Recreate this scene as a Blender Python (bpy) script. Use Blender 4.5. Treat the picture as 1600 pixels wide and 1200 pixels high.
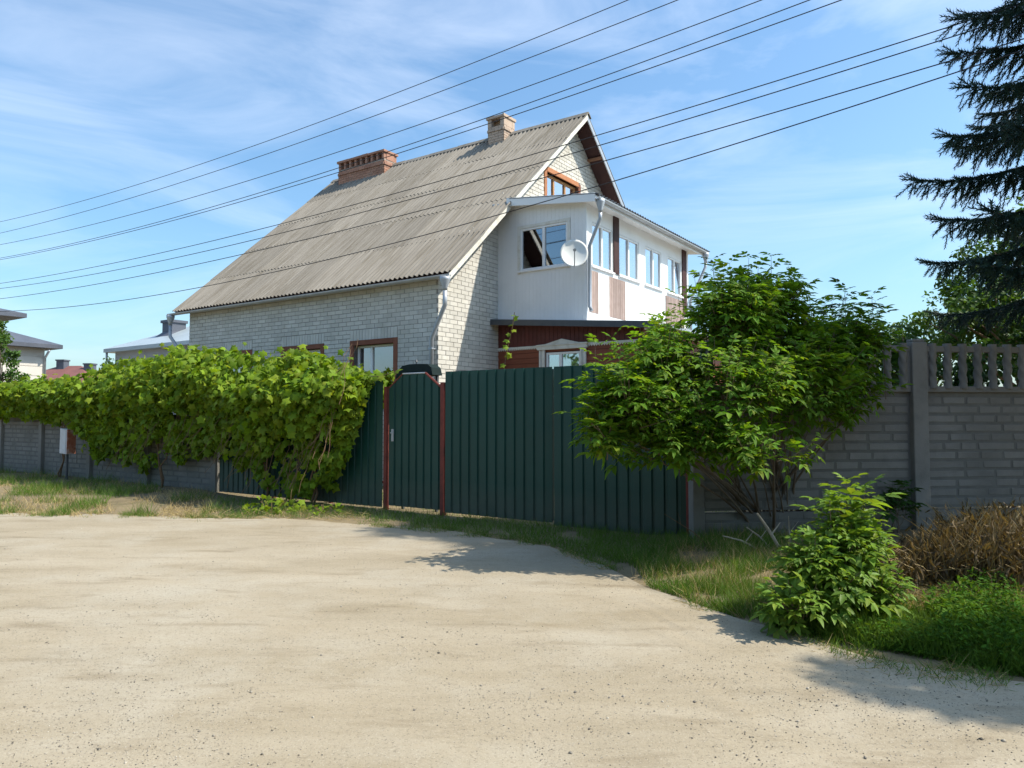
import bpy, bmesh, math, random
import numpy as np
from mathutils import Vector, Matrix, noise

for o in list(bpy.data.objects): bpy.data.objects.remove(o)
random.seed(7); rng = np.random.default_rng(7)
S = bpy.context.scene; COL = S.collection
rad = math.radians

# ------------------------------------------------------------------ camera, sky, sun, exposure
CAMZ = 1.55; PITCH = 0.0455; FPX = 1155.0
cam = bpy.data.cameras.new('camera'); camo = bpy.data.objects.new('camera', cam); COL.objects.link(camo)
camo.location = (0, 0, CAMZ); camo.rotation_euler = (math.pi/2 + PITCH, 0, 0)
cam.sensor_width = 36; cam.lens = 36*FPX/1600; cam.clip_start = .05; cam.clip_end = 3000
S.camera = camo
SUN_AZ = rad(-9); SUN_EL = rad(51)          # azimuth measured from +X, counter-clockwise
SUNV = Vector((math.cos(SUN_EL)*math.cos(SUN_AZ), math.cos(SUN_EL)*math.sin(SUN_AZ), math.sin(SUN_EL)))
w = bpy.data.worlds.new('World'); S.world = w; w.use_nodes = True
nt = w.node_tree; nt.nodes.clear()
def N(t, ty, **k):
    n = t.nodes.new(ty)
    for a, b in k.items():
        if a == 'inp':
            for i, v in b.items(): n.inputs[i].default_value = v
        else: setattr(n, a, b)
    return n
sky = N(nt, 'ShaderNodeTexSky', sky_type='NISHITA', sun_disc=False, sun_elevation=SUN_EL, sun_rotation=math.pi/2 - SUN_AZ,
        air_density=1.15, dust_density=2.2, ozone_density=2.0, altitude=150)
tc = N(nt, 'ShaderNodeTexCoord')
mp = N(nt, 'ShaderNodeMapping'); mp.inputs['Scale'].default_value = (1.3, 1.3, 5.0); mp.inputs['Rotation'].default_value = (rad(0), rad(-14), 0); mp.inputs['Location'].default_value = (3.1, 1.7, .4)
nz = N(nt, 'ShaderNodeTexNoise', inp={'Scale': 1.7, 'Detail': 7.0, 'Roughness': .58, 'Distortion': .7})
rp = N(nt, 'ShaderNodeValToRGB'); rp.color_ramp.elements[0].position = .44; rp.color_ramp.elements[1].position = .78
rp.color_ramp.elements[1].color = (.42, .42, .42, 1)
hsv = N(nt, 'ShaderNodeMixRGB', blend_type='MULTIPLY'); hsv.inputs[0].default_value = 1; hsv.inputs[2].default_value = (.82, 1.06, 1.16, 1)
mixc = N(nt, 'ShaderNodeMixRGB'); mixc.inputs[2].default_value = (6.4, 6.9, 7.8, 1)
bg = N(nt, 'ShaderNodeBackground'); bg.inputs[1].default_value = .15
out = N(nt, 'ShaderNodeOutputWorld')
L = nt.links.new
L(tc.outputs['Generated'], mp.inputs[0]); L(mp.outputs[0], nz.inputs[0]); L(nz.outputs[0], rp.inputs[0])
L(rp.outputs[0], mixc.inputs[0]); L(sky.outputs[0], hsv.inputs[1]); L(hsv.outputs[0], mixc.inputs[1]); L(mixc.outputs[0], bg.inputs[0]); L(bg.outputs[0], out.inputs[0])
sl = bpy.data.lights.new('sun', 'SUN'); sl.energy = 5.0; sl.angle = rad(.53); sl.color = (1, .92, .78)
so = bpy.data.objects.new('sun', sl); COL.objects.link(so); so.rotation_euler = SUNV.to_track_quat('Z', 'Y').to_euler()
so.location = (20, -4, 25)
vs = S.view_settings; vs.view_transform = 'Standard'; vs.look = 'None'; vs.gamma = 1; vs.use_curve_mapping = False; vs.exposure = .42

# ------------------------------------------------------------------ helpers
def ray(px, py):
    c, s = math.cos(PITCH), math.sin(PITCH); a, b = (px-800)/FPX, (600-py)/FPX
    return Vector((a, c - b*s, s + b*c))
def ground_at(px, py, z=0.0):
    d = ray(px, py); t = (z-CAMZ)/d.z; return Vector((d.x*t, d.y*t, z))
def at_depth(px, py, Y):
    d = ray(px, py); t = Y/d.y; return Vector((d.x*t, Y, CAMZ + d.z*t))
A = 0.6072
HM = Matrix.Translation((-1.579, 15.690, 0)) @ Matrix.Rotation(-A, 4, 'Z')     # house frame: x out of the gable, y along the gable
FM = Matrix.Translation((-0.5865, 11.33, 0)) @ Matrix.Rotation(-A, 4, 'Z')     # fence frame: x along the fence, y into the yard
def local_hit(M, axis, val, px, py):
    Mi = M.inverted(); o = Mi @ Vector((0, 0, CAMZ)); d = Mi.to_3x3() @ ray(px, py)
    i = 'xyz'.index(axis); return o + d*((val - o[i])/d[i])
def project(P):
    x, y, z = P[0], P[1], P[2]-CAMZ; c, s = math.cos(PITCH), math.sin(PITCH)
    d = y*c + z*s; return 800 + FPX*x/d, 600 - FPX*(-y*s + z*c)/d, d

class MB:
    def __init__(s): s.v = []; s.f = []
    def add(s, vs, fs):
        n = len(s.v); s.v += [tuple(v) for v in vs]; s.f += [tuple(i+n for i in f) for f in fs]; return s
    def box(s, x0, x1, y0, y1, z0, z1, P=None):
        c = [(x, y, z) for z in (z0, z1) for y in (y0, y1) for x in (x0, x1)]
        fs = [(0,2,3,1), (4,5,7,6), (0,1,5,4), (1,3,7,5), (3,2,6,7), (2,0,4,6)]
        if P: c = [P(*q) for q in c]
        return s.add(c, fs)
    def prism(s, poly, ax, a0, a1):
        n = len(poly)
        def mk(p, a): return {'x': (a, p[0], p[1]), 'y': (p[0], a, p[1]), 'z': (p[0], p[1], a)}[ax]
        vs = [mk(p, a0) for p in poly] + [mk(p, a1) for p in poly]
        fs = [tuple(range(n))[::-1], tuple(range(n, 2*n))] + [(i, (i+1) % n, n+(i+1) % n, n+i) for i in range(n)]
        return s.add(vs, fs)
    def tube(s, pts, r, n=8, cap=True):
        pts = [Vector(p) for p in pts]; m = len(pts)
        rs = r if isinstance(r, (list, tuple)) else [r]*m
        vs = []; ref = None
        for i, p in enumerate(pts):
            t = (pts[min(i+1, m-1)] - pts[max(i-1, 0)]).normalized()
            if ref is None: ref = t.orthogonal().normalized()
            ref = (ref - t*ref.dot(t)).normalized(); b = t.cross(ref)
            vs += [p + (ref*math.cos(k*2*math.pi/n) + b*math.sin(k*2*math.pi/n))*rs[i] for k in range(n)]
        fs = [(i*n+k, i*n+(k+1) % n, (i+1)*n+(k+1) % n, (i+1)*n+k) for i in range(m-1) for k in range(n)]
        if cap: fs += [tuple(range(n))[::-1], tuple(range((m-1)*n, m*n))]
        return s.add(vs, fs)
    def lathe(s, prof, n=16, c=(0, 0, 0)):
        vs = [(c[0]+r*math.cos(k*2*math.pi/n), c[1]+r*math.sin(k*2*math.pi/n), c[2]+z) for r, z in prof for k in range(n)]
        m = len(prof)
        fs = [(i*n+k, i*n+(k+1) % n, (i+1)*n+(k+1) % n, (i+1)*n+k) for i in range(m-1) for k in range(n)]
        fs += [tuple(range(n))[::-1], tuple(range((m-1)*n, m*n))]
        return s.add(vs, fs)
    def mesh(s, name='m', m=None, smooth=False):
        me = bpy.data.meshes.new(name); me.from_pydata(s.v, [], s.f)
        bm = bmesh.new(); bm.from_mesh(me); bmesh.ops.recalc_face_normals(bm, faces=bm.faces); bm.to_mesh(me); bm.free()
        if smooth: me.polygons.foreach_set('use_smooth', [True]*len(me.polygons))
        if m: me.materials.append(m)
        return me
    def build(s, name, m, parent=None, smooth=False, bevel=0):
        o = bpy.data.objects.new(name, s.mesh(name, m, smooth)); COL.objects.link(o)
        if parent: o.parent = parent
        if bevel:
            b = o.modifiers.new('bevel', 'BEVEL'); b.width = bevel; b.segments = 2; b.limit_method = 'ANGLE'
        return o
def link(name, me, parent=None, M=None):
    o = bpy.data.objects.new(name, me); COL.objects.link(o)
    if parent: o.parent = parent
    if M is not None: o.matrix_local = M
    return o
def tag(o, label=None, cat=None, group=None, kind=None):
    for k, v in (('label', label), ('category', cat), ('group', group), ('kind', kind)):
        if v: o[k] = v
    return o
def thing(name, label, cat, M=None, group=None):
    o = bpy.data.objects.new(name, None); COL.objects.link(o); o.empty_display_size = .2
    if M is not None: o.matrix_world = M
    return tag(o, label, cat, group)
def tri_mesh(name, tv, tf, R, T, m=None, smooth=False):
    """many copies of a triangle template: R (M,3,3), T (M,3)"""
    tv = np.asarray(tv, float); tf = np.asarray(tf, int); M = len(T); nv = len(tv)
    V = np.einsum('mij,vj->mvi', R, tv) + T[:, None, :]
    Fx = (tf[None] + (np.arange(M)*nv)[:, None, None]).reshape(-1, 3)
    me = bpy.data.meshes.new(name)
    me.vertices.add(M*nv); me.vertices.foreach_set('co', V.reshape(-1).astype(np.float32))
    nf = len(Fx); me.loops.add(nf*3); me.loops.foreach_set('vertex_index', Fx.reshape(-1).astype(np.int32))
    me.polygons.add(nf); me.polygons.foreach_set('loop_start', (np.arange(nf)*3).astype(np.int32))
    me.polygons.foreach_set('loop_total', np.full(nf, 3, np.int32))
    if smooth: me.polygons.foreach_set('use_smooth', np.ones(nf, bool))
    me.update(calc_edges=True)
    if m: me.materials.append(m)
    return me
def frames(nrm, dr, scale):
    """columns x=side, y=direction, z=normal"""
    dr = dr/np.linalg.norm(dr, axis=1, keepdims=True)
    x = np.cross(dr, nrm); x /= np.linalg.norm(x, axis=1, keepdims=True) + 1e-9
    z = np.cross(x, dr); return np.stack([x, dr, z], axis=2)*np.asarray(scale).reshape(-1, 1, 1)
def unit(a): return a/(np.linalg.norm(a, axis=1, keepdims=True) + 1e-9)

# ------------------------------------------------------------------ materials
def pmat(name, c1, c2=None, scale=4, rough=.8, bump=.15, bscale=60, rnd=0., spec=.3, metal=0, stretch=(1, 1, 1), coords='world',
         c3=None, c3scale=1.2, c3amt=.5, trans=0., bdist=.01, yel=0., dust=None):
    m = bpy.data.materials.new(name); m.use_nodes = True; t = m.node_tree; t.nodes.clear(); l = t.links.new
    o = N(t, 'ShaderNodeOutputMaterial'); p = N(t, 'ShaderNodeBsdfPrincipled')
    p.inputs['Roughness'].default_value = rough; p.inputs['Metallic'].default_value = metal; p.inputs['Specular IOR Level'].default_value = spec
    g = N(t, 'ShaderNodeNewGeometry'); co = g.outputs['Position']
    if coords == 'object':
        tcx = N(t, 'ShaderNodeTexCoord'); oi0 = N(t, 'ShaderNodeObjectInfo')
        ad = N(t, 'ShaderNodeVectorMath', operation='ADD'); mu = N(t, 'ShaderNodeMath', operation='MULTIPLY'); mu.inputs[1].default_value = 37.
        l(oi0.outputs['Random'], mu.inputs[0]); l(tcx.outputs['Object'], ad.inputs[0]); l(mu.outputs[0], ad.inputs[1]); co = ad.outputs[0]
    mpn = N(t, 'ShaderNodeMapping'); mpn.inputs['Scale'].default_value = stretch; l(co, mpn.inputs[0]); co2 = mpn.outputs[0]
    n1 = N(t, 'ShaderNodeTexNoise', inp={'Scale': scale, 'Detail': 6., 'Roughness': .62}); l(co2, n1.inputs[0])
    r1 = N(t, 'ShaderNodeMapRange', inp={1: .3, 2: .7}); l(n1.outputs[0], r1.inputs[0])
    mx = N(t, 'ShaderNodeMixRGB'); mx.inputs[1].default_value = (*c1, 1); mx.inputs[2].default_value = (*(c2 or c1), 1); l(r1.outputs[0], mx.inputs[0])
    col = mx.outputs[0]
    if c3:
        n3 = N(t, 'ShaderNodeTexNoise', inp={'Scale': c3scale, 'Detail': 5., 'Roughness': .65}); l(co2, n3.inputs[0])
        r3 = N(t, 'ShaderNodeMapRange', inp={1: .5, 2: .68, 3: 0., 4: c3amt}); l(n3.outputs[0], r3.inputs[0])
        m3 = N(t, 'ShaderNodeMixRGB'); m3.inputs[2].default_value = (*c3, 1); l(col, m3.inputs[1]); l(r3.outputs[0], m3.inputs[0]); col = m3.outputs[0]
    if rnd:
        oi = N(t, 'ShaderNodeObjectInfo'); a1 = N(t, 'ShaderNodeMath', operation='ADD'); f1 = N(t, 'ShaderNodeMath', operation='FRACT')
        l(oi.outputs['Random'], a1.inputs[0]); l(g.outputs['Random Per Island'], a1.inputs[1]); l(a1.outputs[0], f1.inputs[0])
        mr = N(t, 'ShaderNodeMapRange', inp={3: 1-rnd, 4: 1+rnd}); l(f1.outputs[0], mr.inputs[0])
        vm = N(t, 'ShaderNodeVectorMath', operation='SCALE'); l(col, vm.inputs[0]); l(mr.outputs[0], vm.inputs['Scale']); col = vm.outputs[0]
    if yel:
        oi2 = N(t, 'ShaderNodeObjectInfo'); a2 = N(t, 'ShaderNodeMath', operation='ADD'); f2 = N(t, 'ShaderNodeMath', operation='FRACT'); m2 = N(t, 'ShaderNodeMath', operation='MULTIPLY'); m2.inputs[1].default_value = 17.3
        l(oi2.outputs['Random'], a2.inputs[0]); l(g.outputs['Random Per Island'], a2.inputs[1]); l(a2.outputs[0], m2.inputs[0]); l(m2.outputs[0], f2.inputs[0])
        r2 = N(t, 'ShaderNodeMapRange', inp={1: .62, 2: 1.0, 3: 0., 4: yel}); l(f2.outputs[0], r2.inputs[0])
        y2 = N(t, 'ShaderNodeMixRGB'); y2.inputs[2].default_value = (.30, .33, .03, 1); l(col, y2.inputs[1]); l(r2.outputs[0], y2.inputs[0]); col = y2.outputs[0]
    if dust:
        sx = N(t, 'ShaderNodeSeparateXYZ'); l(g.outputs['Position'], sx.inputs[0]); nd = N(t, 'ShaderNodeTexNoise', inp={'Scale': 3.5, 'Detail': 6., 'Roughness': .7}); l(g.outputs['Position'], nd.inputs[0])
        rd = N(t, 'ShaderNodeMapRange', inp={1: dust[0], 2: .05, 3: -.25, 4: .75}); l(sx.outputs[2], rd.inputs[0]); md = N(t, 'ShaderNodeMath', operation='MULTIPLY', use_clamp=True); l(rd.outputs[0], md.inputs[0]); l(nd.outputs[0], md.inputs[1])
        d2 = N(t, 'ShaderNodeMixRGB'); d2.inputs[2].default_value = (*dust[1], 1); l(col, d2.inputs[1]); l(md.outputs[0], d2.inputs[0]); col = d2.outputs[0]
    l(col, p.inputs['Base Color'])
    if bump:
        n2 = N(t, 'ShaderNodeTexNoise', inp={'Scale': bscale, 'Detail': 4., 'Roughness': .6}); l(co2, n2.inputs[0])
        b = N(t, 'ShaderNodeBump', inp={'Strength': bump, 'Distance': bdist}); l(n2.outputs[0], b.inputs['Height']); l(b.outputs[0], p.inputs['Normal'])
    sh = p.outputs[0]
    if trans:
        tr = N(t, 'ShaderNodeBsdfTranslucent'); ms = N(t, 'ShaderNodeMixShader'); ms.inputs[0].default_value = trans
        hv = N(t, 'ShaderNodeMixRGB', blend_type='MULTIPLY'); hv.inputs[0].default_value = 1; hv.inputs[2].default_value = (1.5, 1.35, .5, 1)
        l(col, hv.inputs[1]); l(hv.outputs[0], tr.inputs[0]); l(sh, ms.inputs[1]); l(tr.outputs[0], ms.inputs[2]); sh = ms.outputs[0]
    l(sh, o.inputs[0]); return m
def glassmat(name, tint, refl):
    m = bpy.data.materials.new(name); m.use_nodes = True; t = m.node_tree; t.nodes.clear(); l = t.links.new
    o = N(t, 'ShaderNodeOutputMaterial'); g = N(t, 'ShaderNodeBsdfGlossy'); g.inputs['Roughness'].default_value = .02; g.inputs['Color'].default_value = (.9, .93, .97, 1)
    tr = N(t, 'ShaderNodeBsdfTransparent'); tr.inputs[0].default_value = (*tint, 1)
    lw = N(t, 'ShaderNodeLayerWeight'); lw.inputs[0].default_value = .4
    mr = N(t, 'ShaderNodeMapRange', inp={3: refl, 4: .95}); l(lw.outputs['Facing'], mr.inputs[0])
    ms = N(t, 'ShaderNodeMixShader'); l(mr.outputs[0], ms.inputs[0]); l(tr.outputs[0], ms.inputs[1]); l(g.outputs[0], ms.inputs[2]); l(ms.outputs[0], o.inputs[0]); return m
def roadmat():
    m = bpy.data.materials.new('sand_road'); m.use_nodes = True; t = m.node_tree; t.nodes.clear(); l = t.links.new
    o = N(t, 'ShaderNodeOutputMaterial'); p = N(t, 'ShaderNodeBsdfPrincipled'); p.inputs['Roughness'].default_value = .95; p.inputs['Specular IOR Level'].default_value = .15
    g = N(t, 'ShaderNodeNewGeometry'); mp_ = N(t, 'ShaderNodeMapping'); mp_.inputs['Rotation'].default_value = (0, 0, .607); mp_.inputs['Scale'].default_value = (.35, 1.3, 1); l(g.outputs['Position'], mp_.inputs[0])
    def nz_(sc_, src, lo, hi, det=6., ro=.65):
        n_ = N(t, 'ShaderNodeTexNoise', inp={'Scale': sc_, 'Detail': det, 'Roughness': ro}); l(src, n_.inputs[0]); r_ = N(t, 'ShaderNodeMapRange', inp={1: lo, 2: hi}); l(n_.outputs[0], r_.inputs[0]); return r_.outputs[0]
    def mix_(f, a, b_, am=1.):
        x = N(t, 'ShaderNodeMixRGB'); 
        if am != 1.:
            q = N(t, 'ShaderNodeMath', operation='MULTIPLY'); q.inputs[1].default_value = am; l(f, q.inputs[0]); f = q.outputs[0]
        l(f, x.inputs[0])
        for k, v in ((1, a), (2, b_)):
            if isinstance(v, tuple): x.inputs[k].default_value = (*v, 1)
            else: l(v, x.inputs[k])
        return x.outputs[0]
    P_ = g.outputs['Position']
    c = mix_(nz_(.9, mp_.outputs[0], .35, .65), (.28, .233, .16), (.365, .316, .238))
    c = mix_(nz_(.55, P_, .48, .66), c, (.375, .338, .27), .8)
    c = mix_(nz_(2.6, mp_.outputs[0], .54, .70), c, (.21, .168, .11), .7)
    c = mix_(nz_(38, P_, .55, .72, 3.), c, (.20, .165, .12), .6)
    c = mix_(nz_(120, P_, .60, .70, 2.), c, (.48, .44, .37), .6)
    c = mix_(nz_(75, P_, .62, .69, 2.), c, (.12, .10, .08), .7)
    l(c, p.inputs['Base Color'])
    h = N(t, 'ShaderNodeMath', operation='ADD'); l(nz_(9, P_, 0, 1), h.inputs[0]); l(nz_(70, P_, .2, 2.2, 4., .7), h.inputs[1])
    b_ = N(t, 'ShaderNodeBump', inp={'Strength': .5, 'Distance': .012}); l(h.outputs[0], b_.inputs['Height']); l(b_.outputs[0], p.inputs['Normal']); l(p.outputs[0], o.inputs[0]); return m
M = {}
M['brick'] = pmat('white_brick', (.55, .53, .48), (.63, .61, .565), 3, .85, .25, 45, rnd=.09, c3=(.45, .42, .37), c3scale=.9, c3amt=.35)
M['mortar'] = pmat('mortar', (.25, .24, .22), (.32, .31, .29), 8, .95, .2)
M['orange_brick'] = pmat('orange_brick', (.42, .17, .08), (.50, .23, .12), 5, .85, .25, 40, rnd=.18)
M['brown_brick'] = pmat('brown_brick', (.20, .075, .045), (.26, .10, .06), 5, .8, .2, 40, rnd=.1)
M['chim'] = pmat('chimney_brick', (.44, .33, .255), (.50, .39, .31), 5, .9, .25, 40, rnd=.08, c3=(.36, .29, .24), c3scale=2)
M['chimmortar'] = pmat('chimney_mortar', (.30, .25, .21), (.36, .31, .27), 6, .95, .2)
M['redchim'] = pmat('red_chimney_brick', (.33, .165, .115), (.40, .22, .155), 5, .9, .25, 40, rnd=.12, c3=(.33, .24, .19), c3scale=2)
M['slate'] = pmat('asbestos_sheet', (.185, .165, .140), (.265, .242, .21), 2.6, .92, .35, 38, rnd=.13, stretch=(6, .35, 1), coords='object', c3=(.14, .12, .09), c3scale=2.0, c3amt=.8)
M['darkwood'] = pmat('dark_soffit', (.042, .018, .018), (.062, .027, .024), 4, .7, .3, 30, rnd=.2)
M['lightwood'] = pmat('varnished_wood', (.40, .20, .08), (.50, .27, .12), 5, .55, .15, 40)
M['batten'] = pmat('batten_wood', (.24, .12, .07), (.30, .16, .10), 5, .8, .2, 40)
M['pvc'] = pmat('white_cladding', (.79, .795, .80), (.83, .83, .83), 1.5, .45, .05, 30, rnd=.008, spec=.4, c3=(.62, .61, .58), c3scale=1.1, c3amt=.25)
M['white'] = pmat('white_frame', (.78, .78, .78), (.82, .82, .82), 3, .35, .03, 20, spec=.5)
M['oldwhite'] = pmat('white_paint_wood', (.66, .64, .58), (.74, .73, .68), 6, .6, .25, 40, c3=(.45, .40, .32), c3scale=5, c3amt=.5)
M['greymetal'] = pmat('zinc', (.36, .39, .43), (.45, .48, .52), 5, .45, .08, 30, spec=.5, metal=.35)
M['darkmetal'] = pmat('dark_metal', (.055, .06, .07), (.08, .085, .09), 5, .5, .1, 30, spec=.5)
M['hood'] = pmat('hood_paint', (.012, .022, .022), (.018, .03, .03), 5, .8, .1, 30, spec=.1)
M['brownslat'] = pmat('brown_slat', (.30, .22, .19), (.37, .28, .25), 6, .6, .2, 30, rnd=.15)
M['red_board'] = pmat('red_brown_board', (.105, .030, .025), (.135, .040, .032), 3, .6, .2, 40, rnd=.12, c3=(.15, .03, .02), c3scale=2)
M['red_siding'] = pmat('orange_brown_siding', (.20, .058, .030), (.25, .078, .042), 3, .55, .2, 40, rnd=.1)
M['curtain'] = pmat('curtain', (.62, .62, .62), (.72, .72, .70), 3, .9, .1, 12, trans=.25)
M['beigecurtain'] = pmat('beige_curtain', (.52, .46, .40), (.60, .54, .48), 3, .9, .1, 12)
M['interior'] = pmat('interior', (.06, .06, .065), (.10, .095, .09), 2, .9, 0)
M['green'] = pmat('green_paint', (.008, .050, .040), (.011, .062, .050), 1.6, .45, .12, 5, spec=.35, c3=(.018, .055, .045), c3scale=1.3, c3amt=.6, dust=(.75, (.16, .145, .11)))
M['redpost'] = pmat('red_primer', (.15, .032, .026), (.21, .05, .036), 9, .6, .2, 50, c3=(.10, .03, .02), c3scale=7, c3amt=.7)
M['concrete'] = pmat('concrete', (.205, .195, .18), (.275, .263, .245), 3, .92, .4, 55, rnd=.08, c3=(.14, .135, .125), c3scale=1.5, c3amt=.7, dust=(.9, (.11, .105, .075)))
M['concrete_joint'] = pmat('concrete_recess', (.145, .14, .13), (.19, .185, .17), 6, .95, .3, 60)
M['dish'] = pmat('dish_paint', (.66, .67, .64), (.72, .72, .69), 3, .5, .04, 20)
M['rust'] = pmat('rusty_paint', (.36, .10, .05), (.50, .20, .12), 7, .75, .3, 40, c3=(.70, .66, .60), c3scale=3.2, c3amt=.8)
M['boxgrey'] = pmat('box_white_paint', (.62, .63, .66), (.70, .70, .72), 5, .5, .1, 30, c3=(.5, .42, .36), c3scale=6, c3amt=.35)
M['road'] = roadmat()
M['soil'] = pmat('soil', (.16, .125, .075), (.24, .19, .11), 1.6, .95, .7, 18, c3=(.09, .085, .04), c3scale=1.1, c3amt=.7, bdist=.03)
M['stone'] = pmat('pebble', (.17, .15, .125), (.36, .33, .28), 9, .9, .2, 60, rnd=.6)
M['bark'] = pmat('bark', (.13, .095, .065), (.20, .155, .11), 12, .95, .5, 50, stretch=(1, 1, .3))
M['vinebark'] = pmat('vine_bark', (.15, .09, .05), (.22, .14, .08), 14, .95, .5, 50)
M['vine'] = pmat('vine_leaf', (.135, .235, .014), (.19, .29, .024), 1.3, .6, .1, 60, rnd=.38, spec=.2, trans=.42, yel=.55)
M['elder'] = pmat('elder_leaf', (.085, .20, .016), (.13, .25, .024), 1.6, .6, .1, 60, rnd=.4, spec=.2, trans=.46, yel=.45)
M['young'] = pmat('young_leaf', (.12, .225, .030), (.16, .27, .04), 1.6, .5, .1, 60, rnd=.3, spec=.25, trans=.4, yel=.4)
M['dark_leaf'] = pmat('shaded_shrub_leaf', (.04, .10, .022), (.06, .135, .028), 1.6, .5, .1, 60, rnd=.25, spec=.35, trans=.3)  # darker copy of the elder leaf, shade put into the colour
M['tree_leaf'] = pmat('tree_leaf', (.045, .11, .018), (.085, .16, .03), .9, .55, .05, 60, rnd=.3, spec=.3, trans=.35)
M['needle'] = pmat('spruce_needle', (.018, .046, .038), (.030, .068, .052), 2.0, .55, 0, 60, rnd=.3, spec=.3, trans=.08)
M['grass'] = pmat('grass_blade', (.075, .165, .018), (.12, .20, .03), 1.2, .6, 0, 60, rnd=.3, trans=.35)
M['lush'] = pmat('weed_leaf', (.045, .12, .016), (.08, .17, .024), 2, .75, 0, 60, rnd=.45, spec=.08, trans=.35, yel=.25)
M['dry'] = pmat('dry_grass', (.33, .25, .12), (.46, .37, .20), 2, .85, 0, 60, rnd=.3, trans=.2)
M['deadweed'] = pmat('dead_weed', (.085, .062, .036), (.17, .125, .068), 3, .85, 0, 60, rnd=.35, trans=.25)
M['deadwood'] = pmat('dead_wood', (.38, .32, .25), (.5, .44, .36), 14, .9, .4, 50)
M['wire'] = pmat('wire', (.03, .03, .035), None, 3, .6, 0)
M['nwall'] = pmat('neighbour_white', (.60, .57, .52), (.68, .65, .60), 1.2, .85, .1, 20, rnd=.06)
M['ngrey'] = pmat('neighbour_grey', (.34, .36, .40), (.40, .42, .45), 1.2, .85, .1, 20)
M['nroof'] = pmat('neighbour_dark_roof', (.075, .085, .11), (.11, .12, .15), 1.5, .55, .1, 20)
M['nmetal'] = pmat('pale_metal_roof', (.42, .48, .50), (.50, .56, .58), 1.2, .4, .05, 20, metal=.3)
M['nred'] = pmat('maroon_roof', (.16, .07, .065), (.21, .09, .08), 2, .7, .1, 20)
M['pole'] = pmat('pole_concrete', (.36, .35, .33), (.44, .43, .41), 4, .9, .2, 40)
M['glass'] = glassmat('window_glass', (.7, .72, .74), .38)
M['glassmid'] = glassmat('veranda_side_glass', (.35, .37, .40), .2)
M['glassdark'] = glassmat('window_glass_dark', (.22, .24, .26), .05)

# ------------------------------------------------------------------ ground and road
EDGE = [(-60, 20.), (-20, 14.2), (-8.4, 12.15), (-4.6, 11.5), (-1.9, 10.75), (-.9, 10.25), (.4, 9.05), (1.05, 7.75), (1.25, 6.9), (1.75, 5.7), (2.2, 5.05), (3.0, 4.36), (5, 3.1), (9, 1.0), (40, -12)]
EX = np.array([e[0] for e in EDGE]); EY = np.array([e[1] for e in EDGE])
def edge_y(x): return float(np.interp(x, EX, EY))
def sst(a, b, x):
    t = min(1, max(0, (x-a)/(b-a))); return t*t*(3-2*t)
def gz(x, y):
    d = (y - edge_y(x))*.75
    z = .02*sst(-.2, .6, d)
    z += .10*sst(1.6, 2.6, x)*sst(0, 1.6, d)
    z += .05*sst(-5, -7, x)*sst(0, 2.0, d)
    q = noise.noise(Vector((x*.45, y*.45, 3.1)))*.022 + noise.noise(Vector((x*1.7, y*1.7, 8.)))*.008 + noise.noise(Vector((x*5, y*5, 2.)))*.004
    r_, s_ = x*.57 + y*.82, x*.82 - y*.57
    q += noise.noise(Vector((r_*1.9, s_*.22, 6.)))*.022 + noise.noise(Vector((r_*5.5, s_*.35, 9.)))*.010
    return z + q
def sheet(name, xs, ys, zf, m, keep=None, kind='structure'):
    nx, ny = len(xs), len(ys); v = [(x, y, zf(x, y)) for y in ys for x in xs]
    f = [(j*nx+i, j*nx+i+1, (j+1)*nx+i+1, (j+1)*nx+i) for j in range(ny-1) for i in range(nx-1)
         if keep is None or keep((xs[i]+xs[i+1])/2, (ys[j]+ys[j+1])/2)]
    me = bpy.data.meshes.new(name); me.from_pydata(v, [], f); me.materials.append(m); me.polygons.foreach_set('use_smooth', [True]*len(f))
    bm = bmesh.new(); bm.from_mesh(me); bmesh.ops.delete(bm, geom=[q for q in bm.verts if not q.link_faces], context='VERTS'); bm.to_mesh(me); bm.free()
    o = bpy.data.objects.new(name, me); COL.objects.link(o); return tag(o, kind=kind)
def edgen(x): return .24*noise.noise(Vector((x*1.3, 4.2, 0))) + .16*noise.noise(Vector((x*4.1, 1.2, 0))) + .10*noise.noise(Vector((x*9.7, 2.2, 0)))
fx = [-900, -300, -100, -60, -40] + list(np.arange(-30, 14.01, .3)) + [20, 30, 60, 120, 300, 900]
fy = [-900, -300, -80, -30, -14] + list(np.arange(-8, 30.01, .3)) + [40, 60, 100, 200, 400, 1500]
sheet('ground', fx, fy, lambda x, y: gz(x, y) - .05*sst(.1, -.5, y - edge_y(x)) - (.0 if abs(x) < 40 else .02), M['soil'])
rx = list(np.arange(-34, 12.01, .13)); nr_ = 150; rv_ = []
for j in range(nr_+1):
    for x in rx:
        e = edge_y(x) + edgen(x); y = -9 + (e+9)*(j/nr_); rv_.append((x, y, gz(x, y) + .006))
me = bpy.data.meshes.new('dirt_road'); W1 = len(rx); me.from_pydata(rv_, [], [(j*W1+i, j*W1+i+1, (j+1)*W1+i+1, (j+1)*W1+i) for j in range(nr_) for i in range(W1-1)])
me.polygons.foreach_set('use_smooth', [True]*len(me.polygons)); me.materials.append(M['road']); tag(link('dirt_road', me), kind='structure')
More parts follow.
